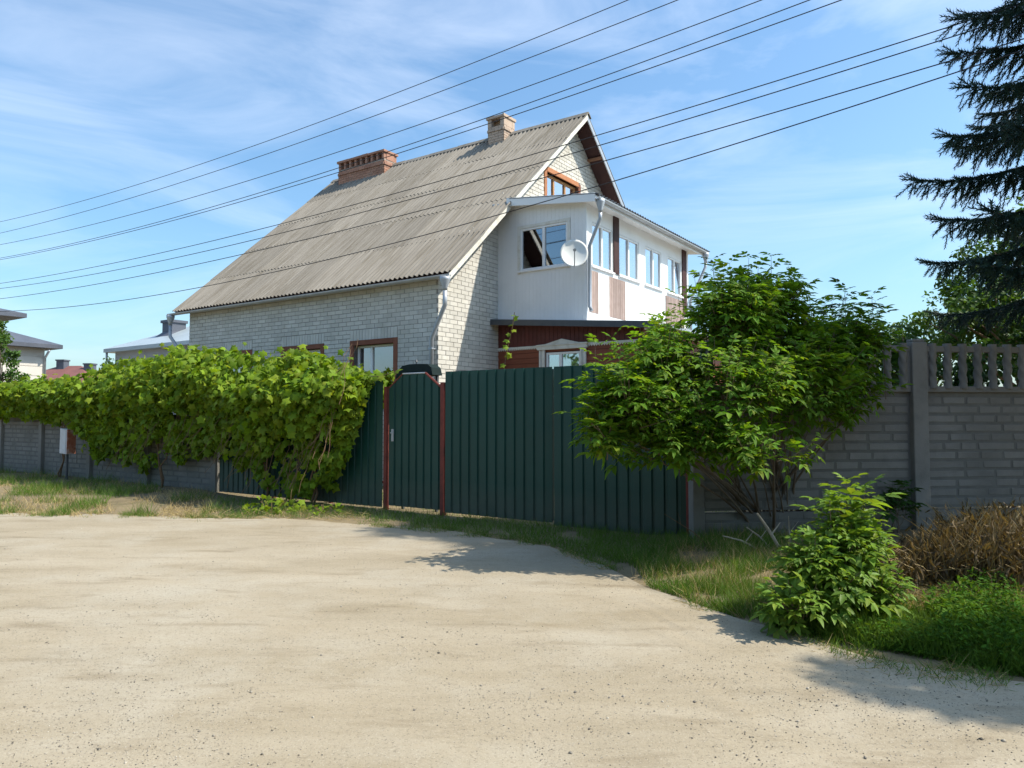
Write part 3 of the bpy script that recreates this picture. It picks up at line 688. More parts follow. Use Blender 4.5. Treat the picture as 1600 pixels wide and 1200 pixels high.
# ------------------------------------------------------------------ street fence
FG = 'green sheet metal street fence'
def fx(px, py=700): return local_hit(FM, 'y', 0, px, py).x
def fz(px, py): return local_hit(FM, 'y', 0, px, py).z
def profiled(x0, x1, z0, z1, y=0, pitch=.115, dep=.022, top=None):
    """folded steel sheet with trapezoid ribs"""
    prof = []; x = x0
    while x < x1-1e-4:
        for dx, dy in ((0, -dep), (pitch*.68, -dep), (pitch*.76, 0), (pitch*.92, 0)):
            if x+dx <= x1: prof.append((x+dx, y+dy))
        x += pitch
    prof.append((x1, y))
    b = MB(); n_ = len(prof); tz = top or (lambda q: z1)
    vs = [(p, yy, z0) for p, yy in prof] + [(p, yy, tz(p)) for p, yy in prof] + [(p, yy+.003, z0) for p, yy in prof] + [(p, yy+.003, tz(p)) for p, yy in prof]
    f = []
    for i in range(n_-1): f += [(i, i+1, n_+i+1, n_+i), (2*n_+i, 3*n_+i, 3*n_+i+1, 2*n_+i+1), (n_+i, n_+i+1, 3*n_+i+1, 3*n_+i), (i, 2*n_+i, 2*n_+i+1, i+1)]
    return b.add(vs, f)
GT = 2.275
xg = [fx(697), fx(863), fx(867), fx(1071)]
def fence_thing(name, label, cat, x, group=None): return thing(name, label, cat, FM @ Matrix.Translation((x, 0, 0)), group)
for i, (xa, xb, lab) in enumerate(((xg[0], xg[1], 'green ribbed steel gate leaf beside the red post of the wicket'), (xg[2], xg[3], 'green ribbed steel gate leaf half hidden by the leafy bush'))):
    t = fence_thing('gate_leaf', lab, 'gate', xa, 'two leaves of the green driveway gate'); wd = xb-xa
    z0 = .07 - i*.035; tl = .012
    profiled(0, wd, z0, GT, pitch=.17, top=lambda q, s=i: GT + (.0 if s else .0)).build('sheet', M['green'], t)
    fr = MB()
    for a, c in ((.0, .04), (wd-.04, wd)): fr.box(a, c, .006, .046, z0+.02, GT-.03)
    for z in (z0+.05, 1.15, GT-.09): fr.box(.04, wd-.04, .006, .046, z, z+.04)
    fr.build('frame', M['green'], t)
# wicket
xw0, xw1 = fx(609), fx(688)
t = fence_thing('wicket_gate', 'narrow green wicket gate with clipped top corners between two red posts', 'gate', xw0); wd = xw1-xw0
ch = .30
def wt(q): return 2.05 + .21*min(1, max(0, q/ch)) if q < ch else (2.05 + .21*min(1, max(0, (wd-q)/ch)))
profiled(0, wd, .10, 0, pitch=.16, top=wt).build('sheet', M['green'], t)
fr = MB()
fr.tube([(.0, -.02, 2.05), (ch, -.02, 2.27)], .013, 6); fr.tube([(wd-ch, -.02, 2.27), (wd+.02, -.02, 2.04)], .018, 6); fr.build('red_edge', M['redpost'], t)
MB().tube([(ch, -.02, 2.27), (wd-ch, -.02, 2.27)], .013, 6).build('top_edge', M['greymetal'], t)
hd = MB(); hd.box(.06, .11, -.03, -.018, 1.16, 1.36); hd.tube([(.085, -.03, 1.30), (.085, -.075, 1.30), (.16, -.075, 1.295)], .009, 8); hd.build('handle', M['greymetal'], t)
fr = MB()
for a, c in ((0, .035), (wd-.035, wd)): fr.box(a, c, .006, .04, .12, 2.08)
for z in (.14, 1.1, 2.05): fr.box(.035, wd-.035, .006, .04, z, z+.035)
fr.build('frame', M['green'], t)
# dark arched hood behind the wicket
hx0, hx1 = fx(614, 575), fx(672, 575)
hood = fence_thing('wicket_hood', 'dark arched sheet hood with small finial above the wicket gate', 'hood', (hx0+hx1)/2)
hw_ = (hx1-hx0)/2; b = MB(); arc = [(-hw_, 2.20), (-hw_*.9, 2.33), (-hw_*.62, 2.41), (-.1, 2.43), (.1, 2.43), (hw_*.72, 2.42), (hw_*.93, 2.36), (hw_, 2.24)]
b.prism(arc, 'y', .06, .30); b.build('hood_shell', M['hood'], hood)
b = MB(); b.lathe([(.010, 2.42), (.010, 2.47), (.025, 2.475), (.015, 2.50), (.002, 2.515)], 8, (-.05, .18, 0)); b.build('finial', M['darkmetal'], hood)
b = MB(); b.box(-hw_+.02, -hw_+.06, .2, .24, 0, 2.22); b.box(hw_-.06, hw_-.02, .2, .24, 0, 2.25); b.build('support', M['darkmetal'], hood)
# red posts
def red_post(px, zt, label, w_=.062):
    x = fx(px); t = fence_thing('steel_post', label, 'post', x, 'red fence posts')
    MB().box(-w_/2, w_/2, -.035, .045, -.15, zt).build('shaft', M['redpost'], t, bevel=.006)
    MB().box(-w_/2-.004, w_/2+.004, -.039, .049, zt-.004, zt+.008).build('cap', M['redpost'], t)
red_post(603.5, 2.06, 'rusty red square post where the vine sprig reaches the wicket')
red_post(692.5, 2.10, 'rusty red square post between wicket and driveway gate', .075)
red_post(1076, 2.25, 'rusty red square post at the gate end beside a concrete post')
# green fence left of the wicket
xl0, xl1 = fx(345), fx(598)
t = fence_thing('sheet_fence', 'green ribbed steel fence section behind the hanging vine', 'fence', xl0); wd = xl1-xl0; k = 0; a = 0
while a < wd-.05:
    e = min(a+1.15, wd); profiled(a, e, .06, 2.165 + .01*(k % 2), y=-.006*(k % 2), pitch=.1642).build('sheet', M['green'], t); a = e-.0; k += 1
MB().box(0, wd, .01, .045, .45, .49).build('rail', M['redpost'], t); MB().box(0, wd, .01, .045, 1.8, 1.84).build('rail', M['redpost'], t)
for a in (1.6, 3.2): MB().box(a-.03, a+.03, .05, .11, -.1, 2.1).build('post', M['redpost'], t)

# concrete fences
def stone_block(wd, ht, seed):
    r = random.Random(seed); b = MB(); g = .018; j = lambda s: r.uniform(-s, s)
    o4 = [(-wd/2+j(.006), -ht/2+j(.004)), (wd/2+j(.006), -ht/2+j(.004)), (wd/2+j(.006), ht/2+j(.004)), (-wd/2+j(.006), ht/2+j(.004))]
    vs = [(x, .02, z) for x, z in o4] + [(x*(1-2*g/wd*.6), -.006+j(.004), z*(1-2*g/ht*.6)) for x, z in o4]
    b.add(vs, [(4, 5, 6, 7), (0, 1, 5, 4), (1, 2, 6, 5), (2, 3, 7, 6), (3, 0, 4, 7)]); return b.mesh('stone', M['concrete'])
SWD = (.24, .33, .42, .54); SH = .118
blocks = {(w_, k): stone_block(w_-.022, SH-.020, k*7+int(w_*100)) for w_ in SWD for k in range(3)}
def stones(parent, x0, x1, z0, nrow, y):
    for r in range(nrow):
        x = x0 + .01
        while x < x1-.03:
            w_ = random.choice(SWD); rem = x1-.01-x
            if rem - w_ < .2: 
                sx = rem; w_ = min(SWD, key=lambda q: abs(q-rem))
            else: sx = w_
            o = link('stone', blocks[(w_, random.randrange(3))], parent, Matrix.Translation((x+sx/2, y, z0+(r+.5)*SH)) @ Matrix.Diagonal((sx/w_, 1, 1, 1)) @ Matrix.Rotation(random.choice((0, math.pi)), 4, 'Y'))
            x += sx
def cpost(parent, x, zt, w_=.17, z0=-.2):
    b = MB(); b.box(x-w_/2, x+w_/2, -.085, .085, z0, zt-.04); b.box(x-w_/2+.02, x+w_/2-.02, -.065, .065, zt-.04, zt)
    return b.build('post', M['concrete'], parent, bevel=.012)
def cpanel(parent, x0, x1, z0, z1, y=0): return MB().box(x0, x1, y+.0, y+.05, z0, z1).build('panel', M['concrete_joint'], parent)
def baluster(parent, me, x, z0): link('baluster', me, parent, Matrix.Translation((x, -.035, z0)))
def baluster_mesh(h):
    b = MB(); n_ = 12; m_ = 26; vs = []
    for i in range(m_+1):
        z = h*i/m_; s = i/m_
        base = .052 if (s < .1 or s > .9) else .045
        for k in range(n_):
            t = 2*math.pi*k/n_; r = base + (.011*math.sin(3*t + s*22) if .12 < s < .88 else 0)
            vs.append((r*math.cos(t), r*math.sin(t), z))
    f = [(i*n_+k, i*n_+(k+1) % n_, (i+1)*n_+(k+1) % n_, (i+1)*n_+k) for i in range(m_) for k in range(n_)]
    b.add(vs, f); me = b.mesh('baluster', M['concrete'], True); return me
bal = baluster_mesh(.58)
# left run, same line as the gate
lp = [fx(338, 760), fx(232, 750), fx(142, 740), fx(66, 735), fx(3, 730)]; lp += [lp[-1]-2.65, lp[-1]-5.3, lp[-1]-7.95]
cf = thing('concrete_fence', 'grey concrete block fence overhung by the grape vine', 'fence', FM)
for x in lp: cpost(cf, x, 2.08)
for i in range(len(lp)-1):
    xa, xb = lp[i+1]+.085, lp[i]-.085
    pn = cpanel(cf, xa, xb, .02, 1.62)
    if i < 5: stones(pn, xa, xb, .06, 11, -.0)
    MB().box(xa, xb, -.04, .06, 1.36, 1.44).build('rail', M['concrete'], cf); MB().box(xa, xb, -.04, .06, 1.95, 2.03).build('rail', M['concrete'], cf)
# right run, facing the road
R0 = ground_at(1089, 850); R0 = Vector((R0.x, R0.y, 0)); R1 = at_depth(1434, 700, 9.52); dR = Vector((R1.x-R0.x, R1.y-R0.y, 0)); lenR = dR.length
RM = Matrix.Translation(R0) @ Matrix.Rotation(math.atan2(dR.y, dR.x), 4, 'Z')
cr = thing('concrete_fence', 'grey concrete block fence topped with twisted balusters beside the bush', 'fence', RM)
ps = [0, lenR, 2*lenR, 3*lenR]
cpost(cr, 0, 2.30, .15)
for x in ps[1:]: cpost(cr, x, 2.56, .21)
for i in range(3):
    xa, xb = ps[i]+(.075 if i == 0 else .105), ps[i+1]-.105
    pn = cpanel(cr, xa, xb, .02, .375); p2 = cpanel(cr, xa, xb, .40, 1.93)
    if i < 2: stones(pn, xa, xb, .03, 3, 0); stones(p2, xa, xb, .415, 12, 0)
    else:
        stones(p2, xa, xb, .415, 12, 0)
    MB().box(xa, xb, -.05, .06, 1.88, 1.955).build('rail', M['concrete'], cr, bevel=.006)
    MB().box(xa, xb, -.045, .055, 2.40, 2.475).build('rail', M['concrete'], cr, bevel=.006)
    nb = 13; 
    for k in range(nb):
        baluster(cr, bal, xa+.10+(xb-xa-.2)*k/(nb-1), 1.925)
    MB().box(xa, xa+.05, -.035, .045, 1.955, 2.40).build('side_rail', M['concrete'], cr); MB().box(xb-.05, xb, -.035, .045, 1.955, 2.40).build('side_rail', M['concrete'], cr)

# meter box by the left fence
bp = local_hit(FM, 'y', -.35, 112, 700)
bx = thing('meter_box', 'small white metal box with a rusty red side standing by the fence', 'utility box', FM @ Matrix.Translation((bp.x, -.35, 0)) @ Matrix.Rotation(rad(12), 4, 'Z') )
hb0, hb1 = local_hit(FM, 'y', -.35, 112, 709).z, local_hit(FM, 'y', -.35, 112, 669).z
b = MB(); b.prism([(-.13, hb0+.02), (.11, hb0), (.125, hb1-.03), (-.12, hb1)], 'y', -.22, .0); b.build('body', M['boxgrey'], bx, bevel=.008)
MB().prism([(-.225, hb0+.01), (.0, hb0+.005), (.0, hb1-.03), (-.225, hb1-.03)], 'x', .127, .142).build('side_panel', M['rust'], bx)
MB().box(-.10, .095, -.232, -.222, hb0+.04, hb1-.04).build('door', M['boxgrey'], bx)
MB().tube([(0, -.11, -.05), (0, -.11, hb0+.02)], .03, 8).build('stand', M['darkmetal'], bx)

# ------------------------------------------------------------------ foliage
GRAPE_V = [(0,0,0)] + [(math.sin(t)*r, .42+math.cos(t)*r, -.10*r*r*4) for t, r in ((math.pi*1.0, .30), (math.pi*.80, .55), (math.pi*.62, .36), (math.pi*.42, .58), (math.pi*.22, .36), (0, .62), (-math.pi*.22, .36), (-math.pi*.42, .58), (-math.pi*.62, .36), (-math.pi*.80, .55))]
GRAPE_V[0] = (0, .40, .05)
GRAPE_F = [(0, 1+i, 1+(i+1) % 10) for i in range(10)]
def leaflet(o, d, L_, W_, droop, V, F_):
    """pointed leaflet folded on its midrib: o base, d direction (unit, xy)"""
    n0 = len(V); s = Vector((-d[1], d[0], 0)); d = Vector(d); o = Vector(o)
    pts_ = [o, o+d*L_*.32+s*W_*.46+Vector((0, 0, .07*W_)), o+d*L_*.70+s*W_*.33+Vector((0, 0, -droop*.3)), o+d*L_+Vector((0, 0, -droop)),
            o+d*L_*.70-s*W_*.33+Vector((0, 0, -droop*.3)), o+d*L_*.32-s*W_*.46+Vector((0, 0, .07*W_)), o+d*L_*.5+Vector((0, 0, -.13*W_-droop*.1))]
    V += [tuple(p) for p in pts_]; F_ += [(n0+a, n0+b_, n0+6) for a, b_ in ((1, 0), (2, 1), (3, 2), (4, 3), (5, 4), (0, 5))]
def compound(np_, L_=.62, W_=.27):
    V, F_ = [], []
    for i in range(np_):
        y = .38 + .42*i/max(1, np_-1); z = -.25*y*y; a = rad(62 - 10*i)
        for s in (1, -1): leaflet((0, y, z), (s*math.sin(a), math.cos(a), 0), L_*(.82+.1*(i == 1)), W_, .16, V, F_)
    y = .86; leaflet((0, y, -.25*y*y), (0, 1, 0), L_*1.0, W_*1.1, .22, V, F_)
    n0 = len(V); V += [(-.008, 0, 0), (.008, 0, 0), (0, .86, -.185), (0, .45, -.05)]; F_ += [(n0, n0+1, n0+3), (n0+3, n0+1, n0+2)]
    return np.array(V), F_
CL5 = compound(2); CL7 = compound(3, .52, .24)
def foliage(parent, tv, tf, R, T, m, nsingle, name='leaf', rest='foliage', Mp=None):
    """largest-looking leaves become single objects, the rest one mesh (world coords in, parent at Mp)"""
    Mi = np.array((Mp or Matrix.Identity(4)).inverted()); R2 = np.einsum('ij,mjk->mik', Mi[:3, :3], R); T2 = T @ Mi[:3, :3].T + Mi[:3, 3]
    idx = np.arange(len(T))
    if nsingle:
        cd = np.array([0, 0, CAMZ]); vw_ = unit(cd - T); face = np.abs(np.einsum('mi,mi->m', vw_, unit(R[:, :, 2])))
        sc_ = np.linalg.norm(R[:, :, 1], axis=1); px_ = 800 + FPX*T[:, 0]/T[:, 1]
        score = sc_*face/np.linalg.norm(T-cd, axis=1)*(rng.random(len(T))*.5+.5)*np.where((px_ > 0) & (px_ < 1600), 1, .01)
        dep = np.linalg.norm(T-cd, axis=1); score *= np.where(dep < np.quantile(dep, .6), 1, .3)
        sel = np.argsort(-score)[:nsingle]; me = tri_mesh(name, tv, tf, np.eye(3)[None], np.zeros((1, 3)), m)
        for i in sel:
            Mx = Matrix.Identity(4)
            for a in range(3):
                for c in range(3): Mx[a][c] = float(R2[i, a, c])
                Mx[a][3] = float(T2[i, a])
            link(name, me, parent, Mx)
        idx = np.setdiff1d(idx, sel)
    o = link(rest, tri_mesh(rest, tv, tf, R2[idx], T2[idx], m), parent); return tag(o, kind='stuff')

# grape vine along the left fence
VO = [(-60, 606, 640), (0, 600, 648), (60, 592, 652), (120, 588, 672), (150, 578, 715), (200, 562, 728), (250, 548, 725), (300, 538, 712), (340, 545, 712), (385, 549, 738), (410, 556, 762), (440, 550, 772), (480, 547, 775), (515, 555, 758), (540, 568, 700), (562, 590, 615)]
vx, vt, vb = [], [], []
for px, a, b_ in VO:
    h1, h2 = local_hit(FM, 'y', -.35, px, a), local_hit(FM, 'y', -.55, px, b_); vx.append(h1.x); vt.append(h1.z); vb.append(h2.z)
NV = 27000
xs = rng.uniform(vx[0], vx[-1], NV*2); dens = np.interp(xs, [vx[0], -12, -6, vx[-1]], [.6, .7, 1, 1]); xs = xs[rng.random(len(xs)) < dens][:NV]
n = len(xs); lump = np.array([noise.noise(Vector((x*.9, 3., 0))) + .9*noise.noise(Vector((x*2.7, 5., 0))) for x in xs])
top = np.interp(xs, vx, vt) + .15*lump; bot = np.interp(xs, vx, vb)
th = rng.uniform(-.25*np.pi, 1.1*np.pi, n)          # 0 = front, pi/2 = top
ra = 1 - .42*rng.random(n)**1.8
core = rng.random(n) < .28; ra = np.where(core, rng.uniform(0, .7, n), ra)
mid_, hz_ = (top+bot)/2, (top-bot)/2
ry_ = .62 + .12*np.array([noise.noise(Vector((x*1.3, t*1.1, 5.))) for x, t in zip(xs, th)])
low = (rng.random(n) < .56) & ~core; zz = np.where(low, rng.uniform(-1, .6, n), np.sin(th)); zz = np.where(core, rng.uniform(-.1, .95, n), zz)
sq = np.sqrt(np.clip(1-np.abs(zz)**2.2, 0.02, 1))
side = np.where(low, 1, np.where(np.cos(th) > 0, 1, -1))
prof_ = np.interp(zz, [-1, -.45, -.05, .45, 1], [.22, .34, .62, 1.2, 1.1])
yl = -.18 - side*sq*ry_*ra*prof_; zl = mid_ + zz*hz_*np.where(low, 1, ra**.5)
hole = np.array([noise.noise(Vector((x*2.2, z*2.2, y*2.2+9))) for x, y, z in zip(xs, yl, zl)])
lumpn = np.array([noise.noise(Vector((x*1.5, z*1.8, 20.))) for x, z in zip(xs, zl)])
yl = yl - .30*lumpn*(side > 0)*np.clip(prof_, .3, 1)
zl = zl + np.where(zz < -.5, .28*np.array([noise.noise(Vector((x*2.6, 7., 1.))) for x in xs])*(-zz), 0)
outl = (rng.random(n) < .07) & ~core; yl = np.where(outl, yl - rng.uniform(.05, .28, n)*side, yl); zl = np.where(outl & (zz > .4), zl + rng.uniform(0, .2, n), zl)
hole2 = np.array([noise.noise(Vector((x*3.4, z*3.4, y*2+29))) for x, y, z in zip(xs, yl, zl)])
kp = (hole > -.42) & ((hole2 > -.30) | core); loc = np.stack([xs, yl, zl], 1)[kp]; zzk = zz[kp]
n = len(loc); FMn = np.array(FM); T = loc @ FMn[:3, :3].T + FMn[:3, 3]
outw = np.stack([np.zeros(n), -np.ones(n)*.8, .55 + .5*zzk], 1) @ FMn[:3, :3].T
nr = unit(outw*.9 + np.array(SUNV)[None]*.3 + rng.normal(size=(n, 3))*.6)
dn = unit(np.stack([np.zeros(n), np.zeros(n), -np.ones(n)], 1) + outw*.35 + rng.normal(size=(n, 3))*.45)
sc = rng.uniform(.085, .185, n)
vine = thing('grape_vine', 'bright green grape vine spilling over the street fence', 'vine', FM)
foliage(vine, GRAPE_V, GRAPE_F, frames(nr, dn, sc), T, M['vine'], 300, Mp=FM)
def wig(p0, p1, k, amp):
    p0, p1 = Vector(p0), Vector(p1); return [p0.lerp(p1, i/k) + Vector((random.uniform(-amp, amp), random.uniform(-amp, amp), random.uniform(-amp, amp)))*(1 if 0 < i < k else 0) for i in range(k+1)]
st = MB()
for x in (-3.4, -4.6, -8.2, -12.6):
    for q in range(2):
        x2 = x + random.uniform(-.7, .7); MB().tube(wig((x+random.uniform(-.1, .1), -.28, -.05), (x2, -.25, 2.1), 8, .06), [.022-.002*i for i in range(9)], 6).build('stem', M['vinebark'], vine, smooth=True)
for q in range(46):
    x = random.uniform(-9, -2.0); z = np.interp(x, vx, vb); st.tube(wig((x, -.5, z+.9), (x+random.uniform(-.4, .4), -.85-random.random()*.1, z+random.uniform(-.12, .3)), 5, .05), .004, 4)
tag(st.build('runner', M['vinebark'], vine), kind='stuff')
# sprigs of vine over the wicket and on the gate
def sprig(name, label, pts_, nl, size, M_, mat_, cat='vine'):
    root = thing(name, label, cat, Matrix.Translation(pts_[0])); o0 = Vector(pts_[0])
    MB().tube([Vector(p)-o0 for p in pts_], .006, 5).build('stem', M['vinebark'], root)
    P_ = [Vector(p) for p in pts_]; me = tri_mesh('leaf', M_[0], M_[1], np.eye(3)[None], np.zeros((1, 3)), mat_)
    for i in range(nl):
        k = (i+.5)/nl*(len(P_)-1); a = int(k); p = P_[a].lerp(P_[a+1], k-a); r_ = rng.normal(size=3)
        nn = unit((np.array([-.2, -.7, .7]) + r_*.35)[None]); dd = unit((np.array([random.choice((-1, 1))*.8, -.25, -.25]) + rng.normal(size=3)*.3)[None])
        Rr = frames(nn, dd, [size*random.uniform(.6, 1.15)])[0]; Mx = Matrix.Identity(4)
        for r1 in range(3):
            for c1 in range(3): Mx[r1][c1] = float(Rr[r1, c1])
            Mx[r1][3] = p[r1]-o0[r1]
        link('leaf', me, root, Mx)
    return root
def fw(x, y, z): return FM @ Vector((x, y, z))
G_ = (GRAPE_V, GRAPE_F)
sprig('vine_sprig', 'vine runner with fresh leaves creeping over the wicket corner', [fw(fx(548), -.2, 2.22), fw(fx(575), -.12, 2.26), fw(fx(600), -.1, 2.24), fw(fx(622), -.1, 2.30)], 20, .15, G_, M['vine'])
sprig('vine_sprig', 'lone vine shoot reaching out from the leafy mass across green steel', [fw(fx(545), -.35, 1.55), fw(fx(562), -.30, 1.62), fw(fx(579), -.25, 1.63)], 4, .09, G_, M['vine'])
p0 = at_depth(784, 582, 11.3)
sprig('climbing_shoot', 'slender climbing shoot standing above the gate before the red porch', [at_depth(788, 640, 11.35), at_depth(787, 578, 11.3), at_depth(793, 545, 11.28), at_depth(800, 515, 11.25), at_depth(804, 488, 11.22)], 14, .11, G_, M['vine'])
# low sprouting vine at the fence foot
def low_plant(name, label, px, py, nl, r, h, tmpl, mat_, size, cat='plant'):
    g = ground_at(px, py); g.z = gz(g.x, g.y); root = thing(name, label, cat, Matrix.Translation(g)); T = []; 
    for i in range(nl):
        a = random.uniform(0, 6.28); q = math.sqrt(random.random())*r; T.append((g.x+q*math.cos(a), g.y+q*.6*math.sin(a), g.z+h*random.random()*(1-.6*q/r)+.03))
    T = np.array(T); n = len(T); nr = unit(np.array([[0, -.3, .9]])+rng.normal(size=(n, 3))*.4); dr = unit((T-np.array(g))*[1, 1, .2]+rng.normal(size=(n, 3))*.2)
    foliage(root, tmpl[0], tmpl[1], frames(nr, dr, rng.uniform(.6, 1.2, n)*size), T, mat_, min(nl, 40), Mp=Matrix.Translation(g))
    s_ = MB()
    for i in range(5): MB().tube([(0, 0, -.02), (random.uniform(-r, r)*.6, random.uniform(-r, r)*.4, h*.7)], .006, 5).build('stem', M['vinebark'], root)
    return root
low_plant('vine_sprout', 'low vine sprout with broad leaves at the foot of the green fence', 425, 803, 70, .45, .28, G_, M['vine'], .12)
low_plant('vine_sprout', 'small leafy sprout on the sand between vine sprout and wicket', 505, 806, 30, .28, .2, G_, M['vine'], .09)

# shrubs with compound leaves
def shoots_to_leaves(shoots, tmpl_size):
    R_, T_ = [], []
    for p, d, ln, npair, sz in shoots:
        d = d/np.linalg.norm(d); ph = random.uniform(0, 6.28); s0 = np.cross(d, [0, 0, 1.]) if abs(d[2]) < .95 else np.array([1., 0, 0]); s0 /= np.linalg.norm(s0); s1 = np.cross(d, s0)
        for i in range(npair):
            f_ = (i+1)/npair; pos = p + d*ln*f_; a = ph + i*math.pi/2; sg = 1 - .45*max(0, f_-.55)/.45*.9
            for q in (0, math.pi):
                sd_ = s0*math.cos(a+q) + s1*math.sin(a+q); el = .35 + .75*max(0, f_-.5)
                dr = sd_ + d*el + np.array([0, 0, -.10]) + rng.normal(size=3)*.16; dr /= np.linalg.norm(dr)
                nrm_ = np.array([0, 0, 1.]) + d*.3 + np.array(SUNV)*.15 + rng.normal(size=3)*.22
                R_.append(frames(nrm_[None], dr[None], [sz*sg*random.uniform(.55, 1.25)])[0]); T_.append(pos)
    return np.array(R_), np.array(T_)
def shrub(name, label, base, blobs, nsh, mat_, size, tmpl, nsingle, stems, stem_r=.022, pairs=(3, 5), upright=.35, extra=(), cat='bush', lean=.25, ln=(.3, .6)):
    Mp = Matrix.Translation(base); root = thing(name, label, cat, Mp); sh = []
    wts = np.array([b_[1][0]*b_[1][2] for b_ in blobs]); wts = wts/wts.sum(); cs_ = [np.array(b_[0]) for b_ in blobs]
    for i in range(nsh):
        bi = rng.choice(len(blobs), p=wts); c, r = cs_[bi], np.array(blobs[bi][1])
        d = rng.normal(size=3); d /= np.linalg.norm(d)
        if d[2] < -.25 and random.random() < .6: d[2] = -d[2]
        rr = random.uniform(.55, 1.16); tip = c + d*r*rr
        dirn = d*.75 + np.array([0, 0, upright + .25*random.random()]); dirn /= np.linalg.norm(dirn); l_ = random.uniform(*ln)
        sh.append((tip - dirn*l_, dirn, l_, random.randint(*pairs), size*random.uniform(.8, 1.2)))
    for p, top_, l_, np_ in extra:
        d = np.array(top_) - np.array(p); sh.append((np.array(top_) - d/np.linalg.norm(d)*l_, d/np.linalg.norm(d), l_, np_, size*1.2))
    sh = [q for q in sh if q[3] > 5 or noise.noise(Vector(q[0]+q[1]*q[2])*1.7) > -.16]
    R_, T_ = shoots_to_leaves(sh, size); foliage(root, tmpl[0], tmpl[1], R_, T_, mat_, nsingle, Mp=Mp)
    s_ = MB(); bv = np.array(base)
    for i in range(stems):
        p, d, l_, _, _ = sh[random.randrange(len(sh))]; a = random.uniform(0, 6.28); q = bv + np.array([math.cos(a), math.sin(a)*.6, 0])*random.uniform(.02, lean)
        e = p; m1 = q + (e-q)*.4 + np.array([0, 0, .25*np.linalg.norm(e-q)*.35]); k = 6; pl = []
        for j in range(k+1):
            t_ = j/k; pt = q*(1-t_)**2 + 2*m1*t_*(1-t_) + e*t_*t_; pl.append(Vector(pt-bv) + Vector((random.uniform(-.015, .015), random.uniform(-.015, .015), -.06 if j == 0 else 0)))
        rr = stem_r*random.uniform(.5, 1.5); MB().tube(pl, [rr*(1-.75*j/k) for j in range(k+1)], 6).build('stem', M['bark'], root, smooth=True)
    tw = MB()
    for p, d, l_, _, _ in sh: tw.tube([Vector(p-bv), Vector(p+d*l_-bv)], [.006, .002], 4, cap=False)
    tag(tw.build('twig', M['bark'], root), kind='stuff'); return root
def bl(px, py, Y, rx, ry, rz): return (tuple(at_depth(px, py, Y)), (rx, ry, rz))
eb = ground_at(1195, 842); eb.z = gz(eb.x, eb.y)
ecrown = [bl(1120, 610, 8.0, .95, .85, .60), bl(985, 625, 7.8, .52, .6, .46), bl(1035, 545, 8.1, .50, .6, .42), bl(950, 660, 7.7, .3, .4, .25), bl(1185, 470, 8.6, .52, .4, .34), bl(1335, 535, 9.0, .42, .3, .36), bl(1230, 530, 8.6, .6, .4, .4), bl(1145, 490, 8.4, .62, .55, .45), bl(1255, 590, 8.5, .75, .6, .62), bl(1190, 685, 7.5, .55, .4, .22), bl(1325, 600, 8.9, .42, .4, .45), bl(1060, 680, 7.8, .7, .5, .2)]
ex = []
for px, py, Y in ((1130, 440, 8.6), (1170, 412, 8.7), (1205, 408, 8.7), (1232, 425, 8.8), (1250, 470, 8.8), (1100, 455, 8.5), (1150, 450, 8.6), (1190, 450, 8.7), (1215, 460, 8.7), (1320, 465, 9.0), (1300, 480, 9.0), (1362, 470, 9.0), (1345, 500, 9.0), (1060, 470, 8.4), (1025, 500, 8.2), (970, 545, 7.9), (930, 545, 7.8), (1270, 480, 8.9), (1340, 520, 9.0), (1085, 440, 8.5), (1115, 425, 8.6), (1140, 420, 8.6), (1185, 425, 8.7), (1240, 440, 8.8), (1225, 445, 8.8), (1160, 440, 8.6), (1200, 430, 8.7), (1262, 455, 8.8), (1290, 500, 8.9), (1380, 540, 9.0), (915, 600, 7.8), (945, 575, 7.8), (1000, 520, 8.1)):
    t_ = at_depth(px, py-8, Y); ex.append((tuple(t_ - Vector((random.uniform(-.1, .1), 0, .8))), tuple(t_), .72, 6))
shrub('elder_bush', 'large leafy green bush on many bare stems covering the gate end', eb, ecrown, 820, M['elder'], .19, CL5, 300, 46, stem_r=.015, extra=ex, lean=.36)
yb_ = ground_at(1305, 975); yb_.z = gz(yb_.x, yb_.y)
ycrown = [bl(1295, 900, 5.5, .33, .3, .30), bl(1330, 840, 5.6, .22, .2, .26), bl(1322, 768, 5.7, .15, .14, .15), bl(1335, 790, 5.7, .20, .15, .16), bl(1270, 860, 5.5, .20, .2, .16), bl(1250, 935, 5.3, .26, .2, .14), bl(1370, 920, 5.5, .2, .2, .2)]
shrub('young_bush', 'knee-high sunlit young bush with pale green leaves at the road edge', yb_, ycrown, 165, M['young'], .165, CL5, 200, 12, extra=[(tuple(at_depth(1325, 840, 5.7)), tuple(at_depth(1322, 752, 5.7)), .35, 6), (tuple(at_depth(1345, 840, 5.7)), tuple(at_depth(1352, 762, 5.7)), .3, 6), (tuple(at_depth(1300, 850, 5.6)), tuple(at_depth(1296, 775, 5.6)), .3, 6)], stem_r=.009, pairs=(2, 4), lean=.15, ln=(.15, .3))
b2 = at_depth(1260, 700, 10.6); b2 = Vector((b2.x, b2.y, gz(b2.x, b2.y)))
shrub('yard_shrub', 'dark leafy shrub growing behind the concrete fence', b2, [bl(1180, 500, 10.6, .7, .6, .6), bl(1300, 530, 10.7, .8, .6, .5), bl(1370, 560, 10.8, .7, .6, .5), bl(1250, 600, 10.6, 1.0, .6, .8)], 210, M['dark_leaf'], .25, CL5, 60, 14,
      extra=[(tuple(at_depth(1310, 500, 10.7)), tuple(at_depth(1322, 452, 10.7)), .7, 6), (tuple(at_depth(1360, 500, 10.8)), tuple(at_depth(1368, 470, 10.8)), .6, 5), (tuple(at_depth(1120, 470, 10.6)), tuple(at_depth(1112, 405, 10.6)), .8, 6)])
pb = ground_at(1400, 838, .08)
